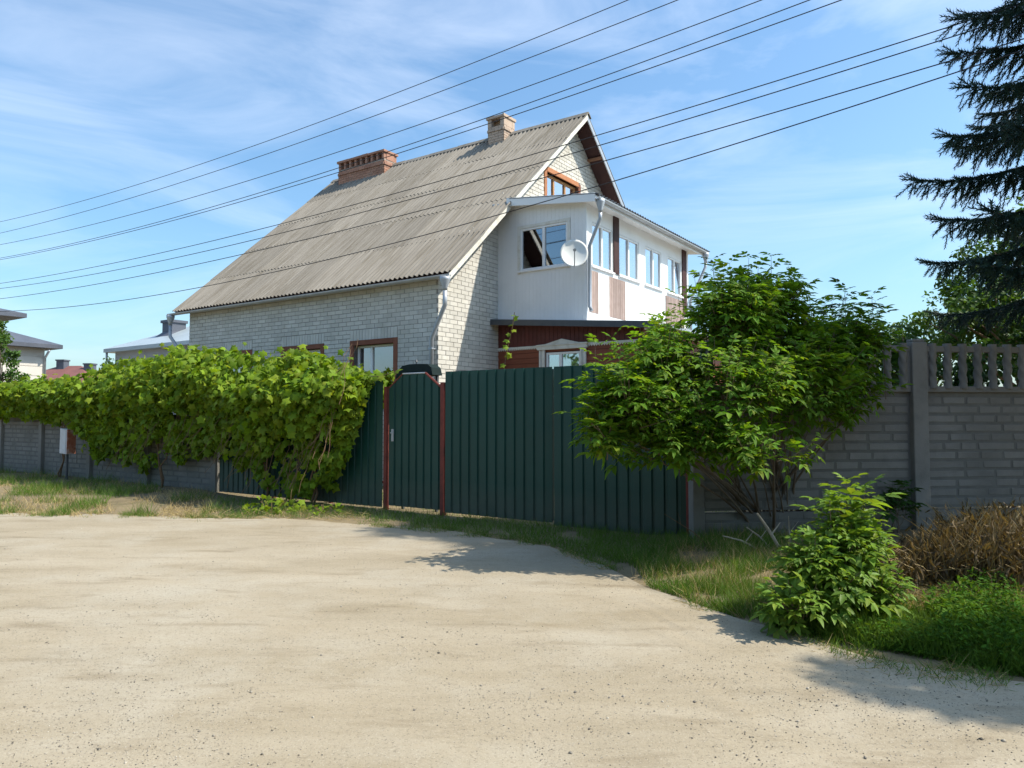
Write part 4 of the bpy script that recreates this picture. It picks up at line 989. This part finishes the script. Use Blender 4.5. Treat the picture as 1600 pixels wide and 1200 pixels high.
shrub('fence_seedling', 'dark low seedling in the shade of the concrete fence post', Vector((pb.x, pb.y, gz(pb.x, pb.y))), [bl(1400, 790, 9.2, .35, .2, .28)], 22, M['dark_leaf'], .16, CL5, 20, 6, stem_r=.007, lean=.1, ln=(.15, .3))

# broadleaf trees
LEAF_V = [(0, 0, 0), (.28, .35, .05), (.22, .75, 0), (0, 1.05, -.08), (-.22, .75, 0), (-.28, .35, .05), (0, .5, -.05)]
LEAF_F = [(6, 0, 1), (6, 1, 2), (6, 2, 3), (6, 3, 4), (6, 4, 5), (6, 5, 0)]
def tree(name, label, base, h, blobs, nl, mat_, size, tr_=.14, group=None, nsingle=0, cat='tree'):
    base = Vector(base); Mp = Matrix.Translation(base); root = thing(name, label, cat, Mp, group); T = []; O = []
    wts = np.array([b_[1][0]*b_[1][1] for b_ in blobs]); wts /= wts.sum(); sub = []
    for bi, (c, r) in enumerate(blobs):
        for k in range(int(26*max(.4, r[0]))): 
            d = rng.normal(size=3); d /= np.linalg.norm(d); sub.append((np.array(c) + d*np.array(r)*random.uniform(.55, 1.0), random.uniform(.2, .42)*max(.6, min(r)), d))
    for k in range(nl):
        c, r, d0 = sub[random.randrange(len(sub))]; d = rng.normal(size=3); d /= np.linalg.norm(d)
        T.append(c + d*r*np.array([1, 1, .7])*random.random()**.4); O.append(d*.5 + d0*.4)
    T = np.array(T); O = np.array(O); n = len(T); nr = unit(O + [[0, 0, .5]] + rng.normal(size=(n, 3))*.5); dr = unit(O*.4 + rng.normal(size=(n, 3))*.7 + [[0, 0, -.25]])
    foliage(root, LEAF_V, LEAF_F, frames(nr, dr, rng.uniform(.7, 1.3, n)*size), T, mat_, nsingle, rest='crown', Mp=Mp)
    cc = sum((np.array(b_[0]) for b_ in blobs))/len(blobs); tp = Vector(cc) - base
    b = MB(); b.tube(wig((0, 0, -.15), tp*.55 if False else (tp.x*.5, tp.y*.5, tp.z*.7), 6, .05), [tr_*(1-.09*i) for i in range(7)], 9); b.build('trunk', M['bark'], root, smooth=True)
    lb = MB(); s0 = Vector((tp.x*.4, tp.y*.4, tp.z*.55))
    for c, r, d in sub[::2]: lb.tube(wig(s0*random.uniform(.75, 1.15), Vector(c)-base, 4, .08), [tr_*.35*(1-.22*i) for i in range(5)], 5)
    lb.build('limb', M['bark'], root, smooth=True); return root
def gb(px, Y): p = at_depth(px, 700, Y); return Vector((p.x, p.y, gz(p.x, p.y)))
tree('apple_tree', 'broadleaf tree rising behind the balusters under the spruce', gb(1640, 13.5), 5, [bl(1600, 430, 13.5, 1.3, 1.3, 1.0), bl(1520, 490, 13.3, 1.0, 1.1, .7), bl(1680, 400, 13.6, 1.6, 1.5, 1.6), bl(1580, 520, 13.0, 1.5, 1.2, .7)], 11000, M['tree_leaf'], .095)
tree('garden_shrub', 'grey green garden shrub above the fence between bush and spruce', gb(1430, 15.5), 3, [bl(1430, 520, 15.5, 1.0, 1., .55), bl(1480, 500, 15.6, .8, .9, .6), bl(1380, 535, 15.5, .8, .9, .6), bl(1450, 570, 15.4, 1.5, 1., .7)], 6000, M['tree_leaf'], .08, .08, cat='bush')
tree('currant_bush', 'sunlit yellow green garden bush seen through the balusters', gb(1345, 12.4), 2, [bl(1345, 600, 12.4, .9, .5, .55), bl(1290, 620, 12.3, .6, .4, .5), bl(1400, 630, 12.4, .6, .4, .45)], 4200, M['vine'], .085, .05, cat='bush')
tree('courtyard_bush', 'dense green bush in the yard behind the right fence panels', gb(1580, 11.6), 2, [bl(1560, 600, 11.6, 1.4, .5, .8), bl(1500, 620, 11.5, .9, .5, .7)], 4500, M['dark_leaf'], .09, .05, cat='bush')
tree('young_tree', 'feathery young tree before the neighbouring white house', gb(2, 24.5), 5, [bl(2, 560, 24.5, .6, .6, 1.1), bl(-18, 520, 24.6, .6, .6, .8), bl(10, 600, 24.4, .7, .6, .6)], 3000, M['tree_leaf'], .11, .06)
tree('young_tree', 'small young tree beside the grey house seen above the vine', gb(170, 26), 3, [bl(170, 588, 26, .35, .35, .45), bl(172, 572, 26, .15, .15, .25)], 700, M['tree_leaf'], .09, .03)

# spruce
def brush(nn=30):
    V, F_ = [], []
    for i in range(nn):
        y = (i+.5)/nn*.95; a = i*2.4; r = .19*(1-.35*abs(y-.45)); c, s_ = math.cos(a), math.sin(a); wv = .034
        n0 = len(V); V += [(-s_*wv, y-.03, c*wv), (s_*wv, y-.03, -c*wv), (c*r, y+.13, s_*r)]; F_.append((n0, n0+1, n0+2))
    n0 = len(V); V += [(-.03, 0, 0), (.03, 0, 0), (0, 1.1, 0), (0, 0, .04)]; F_ += [(n0, n0+1, n0+2), (n0, n0+3, n0+2)]
    return np.array(V), F_
BR = brush()
def spruce_parts(h, z0, r0, rtop, nb, seed):
    r = random.Random(seed); segP, segD, segL = [], [], []; limbs = MB(); z = z0
    def seg(p, d, l_): segP.append(tuple(p)); segD.append(tuple(d.normalized())); segL.append(l_)
    while z < h-.4:
        k = (z-z0)/(h-z0); R_ = r0*(1-k)**.75 + rtop
        nbr = nb if k < .7 else nb-1; a0 = r.uniform(0, 6.28)
        for b_ in range(nbr):
            az = a0 + b_*6.283/nbr + r.uniform(-.25, .25); Lb = R_*r.uniform(.82, 1.06); out_ = Vector((math.cos(az), math.sin(az), 0)); sd_ = Vector((-out_.y, out_.x, 0)); pts_ = []
            zz_ = z + r.uniform(-.12, .12); K = 10
            for i in range(K+1):
                t = i/K; pts_.append(out_*Lb*t + Vector((0, 0, zz_ + Lb*(.10*t - .42*t*t + .24*t**4))) + sd_*Lb*.04*math.sin(t*3+b_))
            limbs.tube(pts_, [.030*(1-.9*i/K)*(.5+.5*(1-k)) + .003 for i in range(K+1)], 5, cap=False)
            nt_ = int(Lb*8)
            for i in range(nt_):
                t = .14 + .86*(i+.5)/nt_; f_ = t*K; j = min(K-1, int(f_)); p = pts_[j].lerp(pts_[j+1], f_-j); td = (pts_[j+1]-pts_[j]).normalized()
                ln_ = (.70*(1-t)**.7+.20)*r.uniform(.75, 1.15); seg(p, td, .24)
                for s_ in (1, -1):
                    d = (td*.7 + sd_*s_*r.uniform(.35, .9) + Vector((0, 0, r.uniform(-.3, .0)))).normalized(); q = p.copy(); ns = max(1, int(ln_/.17))
                    for m_ in range(ns):
                        seg(q, d, .23); q = q + d*.17
                        for e_ in range(2):
                            if r.random() < .8:
                                dd = (d*.55 + Vector((r.uniform(-.45, .45), r.uniform(-.45, .45), r.uniform(-1.1, -.5)))).normalized(); seg(q - d*.17*r.random(), dd, r.uniform(.17, .26))
                        d = (d + Vector((0, 0, -.14))).normalized()
                if r.random() < .7: seg(p, (td*.6 + sd_*r.uniform(-.4, .4) + Vector((0, 0, r.uniform(-1.3, -.6)))).normalized(), r.uniform(.2, .28))
            for q in range(3): seg(pts_[K], ((pts_[K]-pts_[K-1]).normalized() + sd_*(q-1)*.7 + Vector((0, 0, .2))).normalized(), .24)
        z += r.uniform(.36, .50)
    for q in range(6): seg(Vector((0, 0, h-.6+q*.1)), Vector((r.uniform(-.5, .5), r.uniform(-.5, .5), .8)), .2)
    P_, D_, L_ = np.array(segP), np.array(segD), np.array(segL)
    Rr = frames(rng.normal(size=P_.shape), D_, L_); me = tri_mesh('needles', BR[0], BR[1], Rr, P_, M['needle'])
    tk = MB(); tk.tube([(0, 0, -.2), (.02, 0, h*.3), (0, .02, h*.65), (0, 0, h)], [.17, .13, .07, .012], 10)
    return me, limbs.mesh('limb', M['bark'], True), tk.mesh('trunk', M['bark'], True)
SPM = spruce_parts(11.5, 3.15, 3.05, .12, 7, 5)
def spruce(label, x, y, rz, sc_=1):
    root = thing('spruce_tree', label, 'tree', Matrix.Translation((x, y, gz(x, y))) @ Matrix.Rotation(rz, 4, 'Z') @ Matrix.Scale(sc_, 4))
    tag(link('needles', SPM[0], root), kind='stuff'); link('limb', SPM[1], root); link('trunk', SPM[2], root); return root
spruce('dark blue green spruce with drooping boughs before the concrete fence', 8.35, 8.8, .9, 1.1)
spruce('second spruce on the verge casting its shade on the sandy road', 7.4, 3.6, 2.1, .6)

# ------------------------------------------------------------------ grass, weeds, litter
BLADE_V = [(-.03, 0, 0), (.03, 0, 0), (-.025, .42, .03), (.025, .42, .03), (0, 1, .30)]; BLADE_F = [(0, 1, 3), (0, 3, 2), (2, 3, 4)]
def scatter(poly, n, zfun=gz, cond=None):
    xs_ = [p[0] for p in poly]; ys_ = [p[1] for p in poly]; out_ = []
    def inside(x, y):
        c = False; j = len(poly)-1
        for i in range(len(poly)):
            if (poly[i][1] > y) != (poly[j][1] > y) and x < (poly[j][0]-poly[i][0])*(y-poly[i][1])/(poly[j][1]-poly[i][1])+poly[i][0]: c = not c
            j = i
        return c
    tries = 0
    while len(out_) < n and tries < n*30:
        tries += 1; x, y = random.uniform(min(xs_), max(xs_)), random.uniform(min(ys_), max(ys_))
        if not inside(x, y): continue
        p = ground_at(x, y)
        if p.y < .5 or p.y > 40 or (cond and not cond(p.x, p.y)): continue
        out_.append((p.x, p.y, zfun(p.x, p.y)))
    return np.array(out_)
def clump(a, s=1.1, off=0): return lambda x, y: noise.noise(Vector((x*s, y*s, off))) > a
def blades(name, label, T, mat_, hmin, hmax, wid=1., lean=.45, cat='grass'):
    n = len(T); hh = rng.uniform(hmin, hmax, n); dr = unit(np.array([[0, 0, 1.]]) + rng.normal(size=(n, 3))*[lean, lean, .1]); nr = unit(rng.normal(size=(n, 3))*[1, 1, .1])
    R = frames(nr, dr, hh); R[:, :, 0] *= (wid*.1/hh)[:, None] if wid else 1
    return tag(link(name, tri_mesh(name, BLADE_V, BLADE_F, R, T - [[0, 0, .01]], mat_)), label, cat, kind='stuff')
lv = [(-80, 735), (120, 748), (330, 775), (345, 800), (300, 812), (0, 806), (-80, 800)]
blades('dry_grass', 'straw coloured dry grass on the verge below the concrete fence', scatter(lv, 5200, cond=clump(-.15, .9, 1)), M['dry'], .05, .22, 1., .8)
blades('grass', 'green grass tufts on the verge by the left concrete fence', scatter(lv, 6500, cond=clump(.08, 1.0, 4)), M['grass'], .08, .30, 1.)
gv = [(340, 780), (600, 800), (700, 806), (1075, 842), (1080, 868), (960, 880), (860, 852), (700, 830), (620, 822), (560, 812), (345, 812)]
blades('gate_grass', 'short grass growing along the foot of the green gate', scatter(gv, 13000, cond=clump(-.34, 1.9, 2)), M['grass'], .04, .17, .8)
rv = [(960, 880), (1080, 850), (1200, 850), (1290, 880), (1300, 990), (1150, 966), (1020, 918)]
blades('verge_grass', 'sunlit green grass strip between the bush and the road', scatter(rv, 13000, cond=clump(-.14, 2.3, 3)), M['grass'], .05, .20, .8)
blades('straw_grass', 'yellowing grass stalks under the big bush', scatter([(1060, 860), (1290, 850), (1300, 930), (1180, 930), (1060, 905)], 900) if False else np.concatenate([scatter([(1060, 860), (1290, 850), (1300, 930), (1180, 930), (1060, 905)], 900), scatter(rv, 1900, cond=clump(.0, 2.4, 8))]), M['dry'], .08, .24, .7, .6)
rv2 = [(1205, 950), (1330, 958), (1420, 982), (1540, 985), (1640, 1000), (1640, 1066), (1500, 1042), (1330, 1012), (1205, 985)]
T = scatter(rv2, 10000, cond=clump(-.25, 2.2, 5)); T = np.concatenate([T + [[0, 0, .02]], T[:7000] + rng.uniform(0, 1, (7000, 3))*[.03, .03, .16], scatter([(1440, 985), (1540, 955), (1600, 980), (1620, 1055), (1480, 1035)], 6000) + rng.uniform(0, 1, (6000, 3))*[.03, .03, .22]])
n = len(T); nr = unit(np.array([[0, 0, 1.]])+rng.normal(size=(n, 3))*.55); dr = unit(rng.normal(size=(n, 3))*[1, 1, .5]+[[0, 0, .35]])
tag(link('ground_weeds', tri_mesh('ground_weeds', [(x*.7, y, z) for x, y, z in LEAF_V], LEAF_F, frames(nr, dr, rng.uniform(.014, .05, n)), T, M['lush'])), 'lush low green weeds edging the road near the young bush', 'weeds', kind='stuff')
blades('weed_grass', 'bright grass blades among the low weeds by the road', scatter(rv2, 14000), M['grass'], .05, .24, .6)
yg = [(600, 803), (1075, 835), (1075, 800), (600, 780)]
yt_ = []
for q in range(5200):
    v = FM @ Vector((random.uniform(-6, 5.5), random.uniform(.25, 4.0), 0)); yt_.append((v.x, v.y, gz(v.x, v.y)))
blades('yard_grass', 'sunlit lawn grass in the yard behind the gate', np.array(yt_), M['grass'], .06, .18, 1.2)
# tufts straggling over the road edge
et = []
while len(et) < 7000:
    x = random.uniform(-9, 3.6); d = random.gauss(0, .16) - .02; y = edge_y(x) + edgen(x) + d
    if noise.noise(Vector((x*2.1, y*2.1, 40.))) > -.02 + .5*max(0, -d) and not (-4.2 < x < -2.2): et.append((x, y, gz(x, y)))
blades('edge_grass', 'straggling tufts of grass along the ragged edge of the sandy road', np.array(et), M['grass'], .03, .13, .7, .7)
blades('edge_straw', 'dry straw bits strewn along the ragged road edge', np.array(et)[rng.random(len(et)) < .22] + rng.normal(size=(1, 3))*[.03, .03, 0] + [[0, 0, .012]], M['dry'], .04, .16, .6, 3.0)
# dead weed heap
DEAD_V = [(x*.38, y, z + .25*math.sin(y*4)*.4) for x, y, z in LEAF_V]
dp = scatter([(1395, 905), (1640, 900), (1640, 965), (1420, 950)], 1500); stalks = MB()
T, D, H_ = [], [], []
for p in dp:
    X, _, _ = project(p); hgt = np.interp(X, [1390, 1440, 1500, 1560, 1640], [.18, .40, .62, .70, .6])*random.uniform(.4, 1.15); ln_ = random.uniform(-.35, .25); fwd = random.uniform(-.35, .1); pl = []
    for i in range(5):
        t = i/4; pl.append((p[0]+ln_*t*t, p[1]+fwd*t*t, p[2]+hgt*(t-.18*t**3)*1.1))
    stalks.tube(pl, [.0045, .004, .003, .0025, .0015], 3, cap=False)
    for q in range(4):
        t = random.uniform(.15, 1); T.append((p[0]+ln_*t*t+random.uniform(-.06, .06), p[1]+fwd*t*t+random.uniform(-.06, .06), p[2]+hgt*(t-.18*t**3)*1.1)); 
T = np.array(T); n = len(T)
nr = unit(rng.normal(size=(n, 3))); dr = unit(rng.normal(size=(n, 3))*.45+[[0, 0, -1.]])
hp = thing('dead_weed_heap', 'brown heap of withered weeds against the concrete fence', 'dead weeds', Matrix.Translation((float(dp[:, 0].mean()), float(dp[:, 1].mean()), .05))); c0 = np.array(hp.matrix_world.translation)
stalks.v = [tuple(np.array(v)-c0) for v in stalks.v]; tag(stalks.build('stalk', M['dry'], hp), kind='stuff')
tag(link('withered_leaf', tri_mesh('withered_leaf', DEAD_V, LEAF_F, frames(nr, dr, rng.uniform(.05, .14, n)*np.array(1.)), T-c0, M['deadweed']), hp), kind='stuff')
blades('cut_straw', 'flattened dry straw lying beside the withered weeds', np.concatenate([scatter([(1370, 930), (1480, 920), (1640, 955), (1640, 1000), (1540, 985), (1400, 975)], 2600), scatter([(250, 795), (600, 806), (560, 815), (280, 812)], 420)]) + [[0, 0, .02]], M['dry'], .12, .34, .8, 3.2)
# cut branches under the bush
for i, (px, py, l_, az, el, r_) in enumerate(((1222, 880, .55, 2.3, .75, .020), (1205, 872, .40, 2.6, .6, .010), (1236, 868, .36, 1.9, 1.1, .008), (1190, 876, .5, 2.9, .35, .012))):
    g = ground_at(px, py); g.z = gz(g.x, g.y); d = Vector((math.cos(az)*math.cos(el), -.25, math.sin(el))).normalized()
    root = thing('cut_branch', ('thick pale cut branch leaning out of the grass under the bush', 'thin dry twig leaning beside the thick cut branch', 'upright thin twig by the young bush', 'low slanting stick lying in the grass under the bush')[i], 'branch', Matrix.Translation(g))
    MB().tube([(-d.x*.03, 0, -.03), d*l_*.5+Vector((0, .02, .02)), d*l_], [r_, r_*.85, r_*.5], 7).build('wood', M['deadwood'], root)
    MB().tube([d*l_*.45, d*l_*.45+Vector((.10, 0, .13))], [r_*.5, r_*.2], 5).build('side_twig', M['deadwood'], root)
g0 = at_depth(1110, 860, 8.5); g0.z = gz(g0.x, g0.y)
tg = thing('bare_stalk', 'long bare stalk leaning in front of the gate end', 'stalk', Matrix.Translation(g0)); tp_ = at_depth(1038, 803, 8.5) - g0
MB().tube([(0, 0, -.03), tp_*.5+Vector((.06, 0, -.02)), tp_], [.007, .005, .002], 5).build('stem', M['vinebark'], tg); MB().tube([tp_*.7+Vector((.03, 0, 0)), tp_*.7+Vector((.0, 0, .12))], [.003, .001], 4).build('side_twig', M['vinebark'], tg)

# ------------------------------------------------------------------ overhead lines and poles
WIRES = [[(0, 347), (173, 300), (500, 192), (900, 33.7), (979, 0)], [(0, 364.7), (230, 300), (500, 214), (900, 62), (1057, 0)], [(0, 382.5), (300, 307.5), (500, 248), (900, 108.7), (1187, 0)],
         [(0, 403.5), (300, 331), (500, 273), (900, 135.7), (1262, 0)], [(0, 406), (300, 335.6), (500, 279), (900, 148), (1312, 0)],
         [(0, 443), (300, 383.4), (937, 212), (1500, 35.6)], [(0, 451), (300, 396.6), (943, 227), (1470, 62)], [(0, 467), (300, 414.4), (949, 251), (1500, 90)], [(19, 486), (300, 451), (960, 284), (1444, 129)]]
wl = ['topmost overhead wire of the upper five, above the chimneys', 'second overhead wire of the upper five counted downward', 'middle overhead wire of the upper five', 'upper one of the close wire pair crossing the small chimney', 'lower one of the close wire pair crossing the small chimney',
      'highest of the four wires crossing the corrugated roof', 'second of the four wires crossing the corrugated roof counted downward', 'third of the four wires crossing the corrugated roof counted downward', 'lowest wire passing just above the roof eave and veranda']
TP0, TP1 = -34., 12.5; ends = []
for i, pts_ in enumerate(WIRES):
    yo = (2.35, 2.10, 1.85, 1.60, 1.35, 2.35, 2.05, 1.75, 1.45)[i]
    q = [local_hit(FM, 'y', yo, *p) for p in pts_]; t_ = np.array([v.x for v in q]); z_ = np.array([v.z for v in q])
    # parabola with gentle sag
    cf_ = np.polyfit(t_, z_, 2)
    if cf_[0] < .0005: c1_ = np.polyfit(t_, z_ - .0012*t_**2, 1); cf_ = np.array([.0012, *c1_])
    tt = np.linspace(TP0, TP1, 60); zz_ = np.polyval(cf_, tt)
    b = MB(); b.tube([FM @ Vector((a, yo, c)) for a, c in zip(tt, zz_)], .0085 if i > 4 else .0075, 5)
    o = b.build('overhead_wire', M['wire']); tag(o, wl[i], 'wire', 'overhead wires along the street'); ends.append((yo, zz_[0], zz_[-1]))
    
for k, (xp, lab) in enumerate(((TP0, 'concrete pole carrying the wires beyond the neighbouring house'), (TP1, 'concrete pole carrying the wires beyond the spruce'))):
    zs = [e[1+k] for e in ends]; pt = max(zs)+.3
    t = thing('utility_pole', lab, 'pole', FM @ Matrix.Translation((xp, 1.85, 0)))
    MB().tube([(0, 0, -.3), (0, 0, pt)], [.14, .09], 10).build('shaft', M['pole'], t)
    for (yo, *zz2), n_ in zip(ends, range(9)):
        z = zz2[k]; ya = yo-1.85
        ca = MB(); ca.box(-.03, .03, min(0, ya)-.02, max(0, ya)+.02, z-.13, z-.09); ca.lathe([(.03, -.09), (.035, -.05), (.02, -.02), (.012, .012)], 8, (0, ya, z)); ca.build('insulator_arm', M['pole'], t)

# ------------------------------------------------------------------ neighbouring houses
def hip_house(name, label, Mh, x0, x1, y0, y1, zw, zr, ov, wm, rm, wins=(), wallbands=False, chim=()):
    t = thing(name, label, 'house', Mh); b = MB()
    b.box(x0, x1, y0, y1, -.3, zw); wo = b.build('wall', wm, t)
    if wallbands:
        p = MB(); z = .1
        while z < zw-.2:
            p.box(x0-.0, x1, y0-.022, y0-.002, z, z+.38); p.box(x1+.002, x1+.022, y0-.0, y1, z, z+.38); z += .40
        p.build('facing_board', wm, wo)
    X0, X1, Y0, Y1 = x0-ov, x1+ov, y0-ov, y1+ov; hh = min(X1-X0, Y1-Y0)/2
    if X1-X0 >= Y1-Y0: ra, rb = (X0+hh, (Y0+Y1)/2, zr), (X1-hh, (Y0+Y1)/2, zr)
    else: ra, rb = ((X0+X1)/2, Y0+hh, zr), ((X0+X1)/2, Y1-hh, zr)
    vs = [(X0, Y0, zw), (X1, Y0, zw), (X1, Y1, zw), (X0, Y1, zw), (X0, Y0, zw+.16), (X1, Y0, zw+.16), (X1, Y1, zw+.16), (X0, Y1, zw+.16), ra, rb]
    if X1-X0 >= Y1-Y0: fs = [(4, 5, 9, 8), (5, 6, 9), (6, 7, 8, 9), (7, 4, 8)]
    else: fs = [(4, 5, 8), (5, 6, 9, 8), (6, 7, 9), (7, 4, 8, 9)]
    r = MB(); r.add(vs, [(0, 3, 2, 1), (0, 1, 5, 4), (1, 2, 6, 5), (2, 3, 7, 6), (3, 0, 4, 7)] + fs); ro = r.build('roof', rm, t)
    for cx_, cy_, w_, z0, z1 in chim:
        c = MB(); c.box(cx_-w_/2, cx_+w_/2, cy_-w_/2, cy_+w_/2, z0, z1); c.box(cx_-w_/2-.06, cx_+w_/2+.06, cy_-w_/2-.06, cy_+w_/2+.06, z1, z1+.12); c.build('chimney', M['nroof'], ro)
    for ax, a, c, z0, z1 in wins:
        f = MB(); P = (lambda q, d, z: (q, y0+d, z)) if ax == 'y' else (lambda q, d, z: (x1-d, q, z))
        f.box(a-.06, c+.06, -.05, .02, z0-.06, z1+.06, P); wn = f.build('window', M['white'], t); g_ = MB(); g_.box(a, (a+c)/2-.03, -.056, -.051, z0, z1, P); g_.box((a+c)/2+.03, c, -.056, -.051, z0, z1, P); g_.build('pane', M['glassdark'], wn)
    return t
# white two-tier house at far left: its lit face looks right
c0 = at_depth(68, 600, 31); Mn = Matrix.Translation((c0.x, c0.y, 0)) @ Matrix.Rotation(-A, 4, 'Z')
hip_house('neighbour_house', 'pale neighbouring house with dark two-tier hipped roof beyond the vine', Mn, -8, 0, -9, 0, 4.45, 6.3, .5, M['nwall'], M['nroof'], wallbands=True, wins=(('x', -6.5, -5.2, 1.6, 2.9),))
n2 = bpy.data.objects[-1] if False else None
nh = [o for o in bpy.data.objects if o.name.startswith('neighbour_house')][0]
uc = Mn.inverted() @ ground_at(42, 498, 6.3); b = MB(); b.box(uc.x-6, uc.x-.9, uc.y-6, uc.y-.9, 5.0, 6.35); b.build('upper_wall', M['nwall'], nh)
X0, X1, Y0, Y1 = uc.x-7, uc.x, uc.y-7, uc.y; b = MB(); b.add([(X0, Y0, 6.35), (X1, Y0, 6.35), (X1, Y1, 6.35), (X0, Y1, 6.35), (X0, Y0, 6.55), (X1, Y0, 6.55), (X1, Y1, 6.55), (X0, Y1, 6.55), (uc.x-3.5, uc.y-3.5, 7.5)], [(0, 3, 2, 1), (0, 1, 5, 4), (1, 2, 6, 5), (2, 3, 7, 6), (3, 0, 4, 7), (4, 5, 8), (5, 6, 8), (6, 7, 8), (7, 4, 8)]); b.build('upper_roof', M['nroof'], nh)
pipe('downpipe', [(.45, .0, 4.35), (.06, -.0, 4.05), (.06, -.0, .2)], .05, nh, M['greymetal'], funnel=False)
# grey house with pale metal roof
c0 = at_depth(179, 600, 33); Mn = Matrix.Translation((c0.x, c0.y, 0)) @ Matrix.Rotation(-A, 4, 'Z')
g = hip_house('grey_house', 'grey house with pale sheet metal roof and dark chimney behind the vine', Mn, 0, 9, 0, 6.4, 4.45, 6.15, .35, M['ngrey'], M['nmetal'], chim=((2.3, 1.4, .7, 4.9, 5.75),), wins=(('y', 2.6, 4.0, 1.8, 3.1),))
pipe('downpipe', [(-.25, -.25, 4.45), (-.25, -.25, 4.15), (.05, -.06, 3.85), (.05, -.06, .2)], .05, g, M['greymetal'], funnel=False)
b = MB(); b.add([(1.5, .55, 4.86), (3.1, .55, 4.86), (3.1, 1.8, 5.3), (1.5, 1.8, 5.3), (2.0, 1.05, 5.35), (2.6, 1.05, 5.35), (2.6, 1.7, 5.5), (2.0, 1.7, 5.5)], [(0, 1, 5, 4), (1, 2, 6, 5), (2, 3, 7, 6), (3, 0, 4, 7), (4, 5, 6, 7)]); b.build('flashing', M['nroof'], g)
# far maroon roof
c0 = at_depth(72, 600, 62); Mn = Matrix.Translation((c0.x, c0.y, 0)) @ Matrix.Rotation(-A+.5, 4, 'Z')
hip_house('far_house', 'distant house with maroon roof and two chimneys between its neighbours', Mn, -5, 4.0, 0, 7, 3.9, 6.15, .5, M['nwall'], M['nred'], chim=((-1.0, 3.2, .7, 5.4, 6.55), (1.6, 3.2, .7, 5.0, 6.2)), wins=(('y', 0, 1.4, 1.2, 2.6),))

# ------------------------------------------------------------------ unseen trees across the road (added to cut sky fill and darken window reflections)
def far_side(x, y, sc_, rz, src=None):
    Mx = Matrix.Translation((x, y, gz(x, y))) @ Matrix.Rotation(rz, 4, 'Z') @ Matrix.Scale(sc_, 4)
    if src is None:
        t = tree('street_tree', 'unseen tall leafy tree on the opposite side of the sandy road', (0, 0, 0), 9, [((0, 0, 5.5), (2.6, 2.6, 2.2)), ((1.5, .5, 3.6), (1.8, 1.8, 1.5)), ((-1.4, -.4, 3.4), (1.9, 1.8, 1.5)), ((.2, .3, 7.6), (1.7, 1.7, 1.5)), ((0, 0, 2.0), (2.0, 1.8, 1.3))], 9000, M['tree_leaf'], .27, .2, group='trees across the road')
        t.matrix_world = Mx; return t
    r = src.copy(); COL.objects.link(r); r.matrix_world = Mx
    for c in src.children: q = c.copy(); COL.objects.link(q); q.parent = r
    return r
t0 = far_side(-9, -9.5, 1.0, 0)
for x, y, sc_, rz in ((-15, -7.5, 1.1, 1.2), (-3.5, -11, 1.15, 2.3), (2.5, -12, 1.05, 3.6), (8.5, -13.5, 1.2, 4.4), (-21, -4, 1.1, 5.2), (-27, 0, 1.15, .6)): far_side(x, y, sc_, rz, t0)
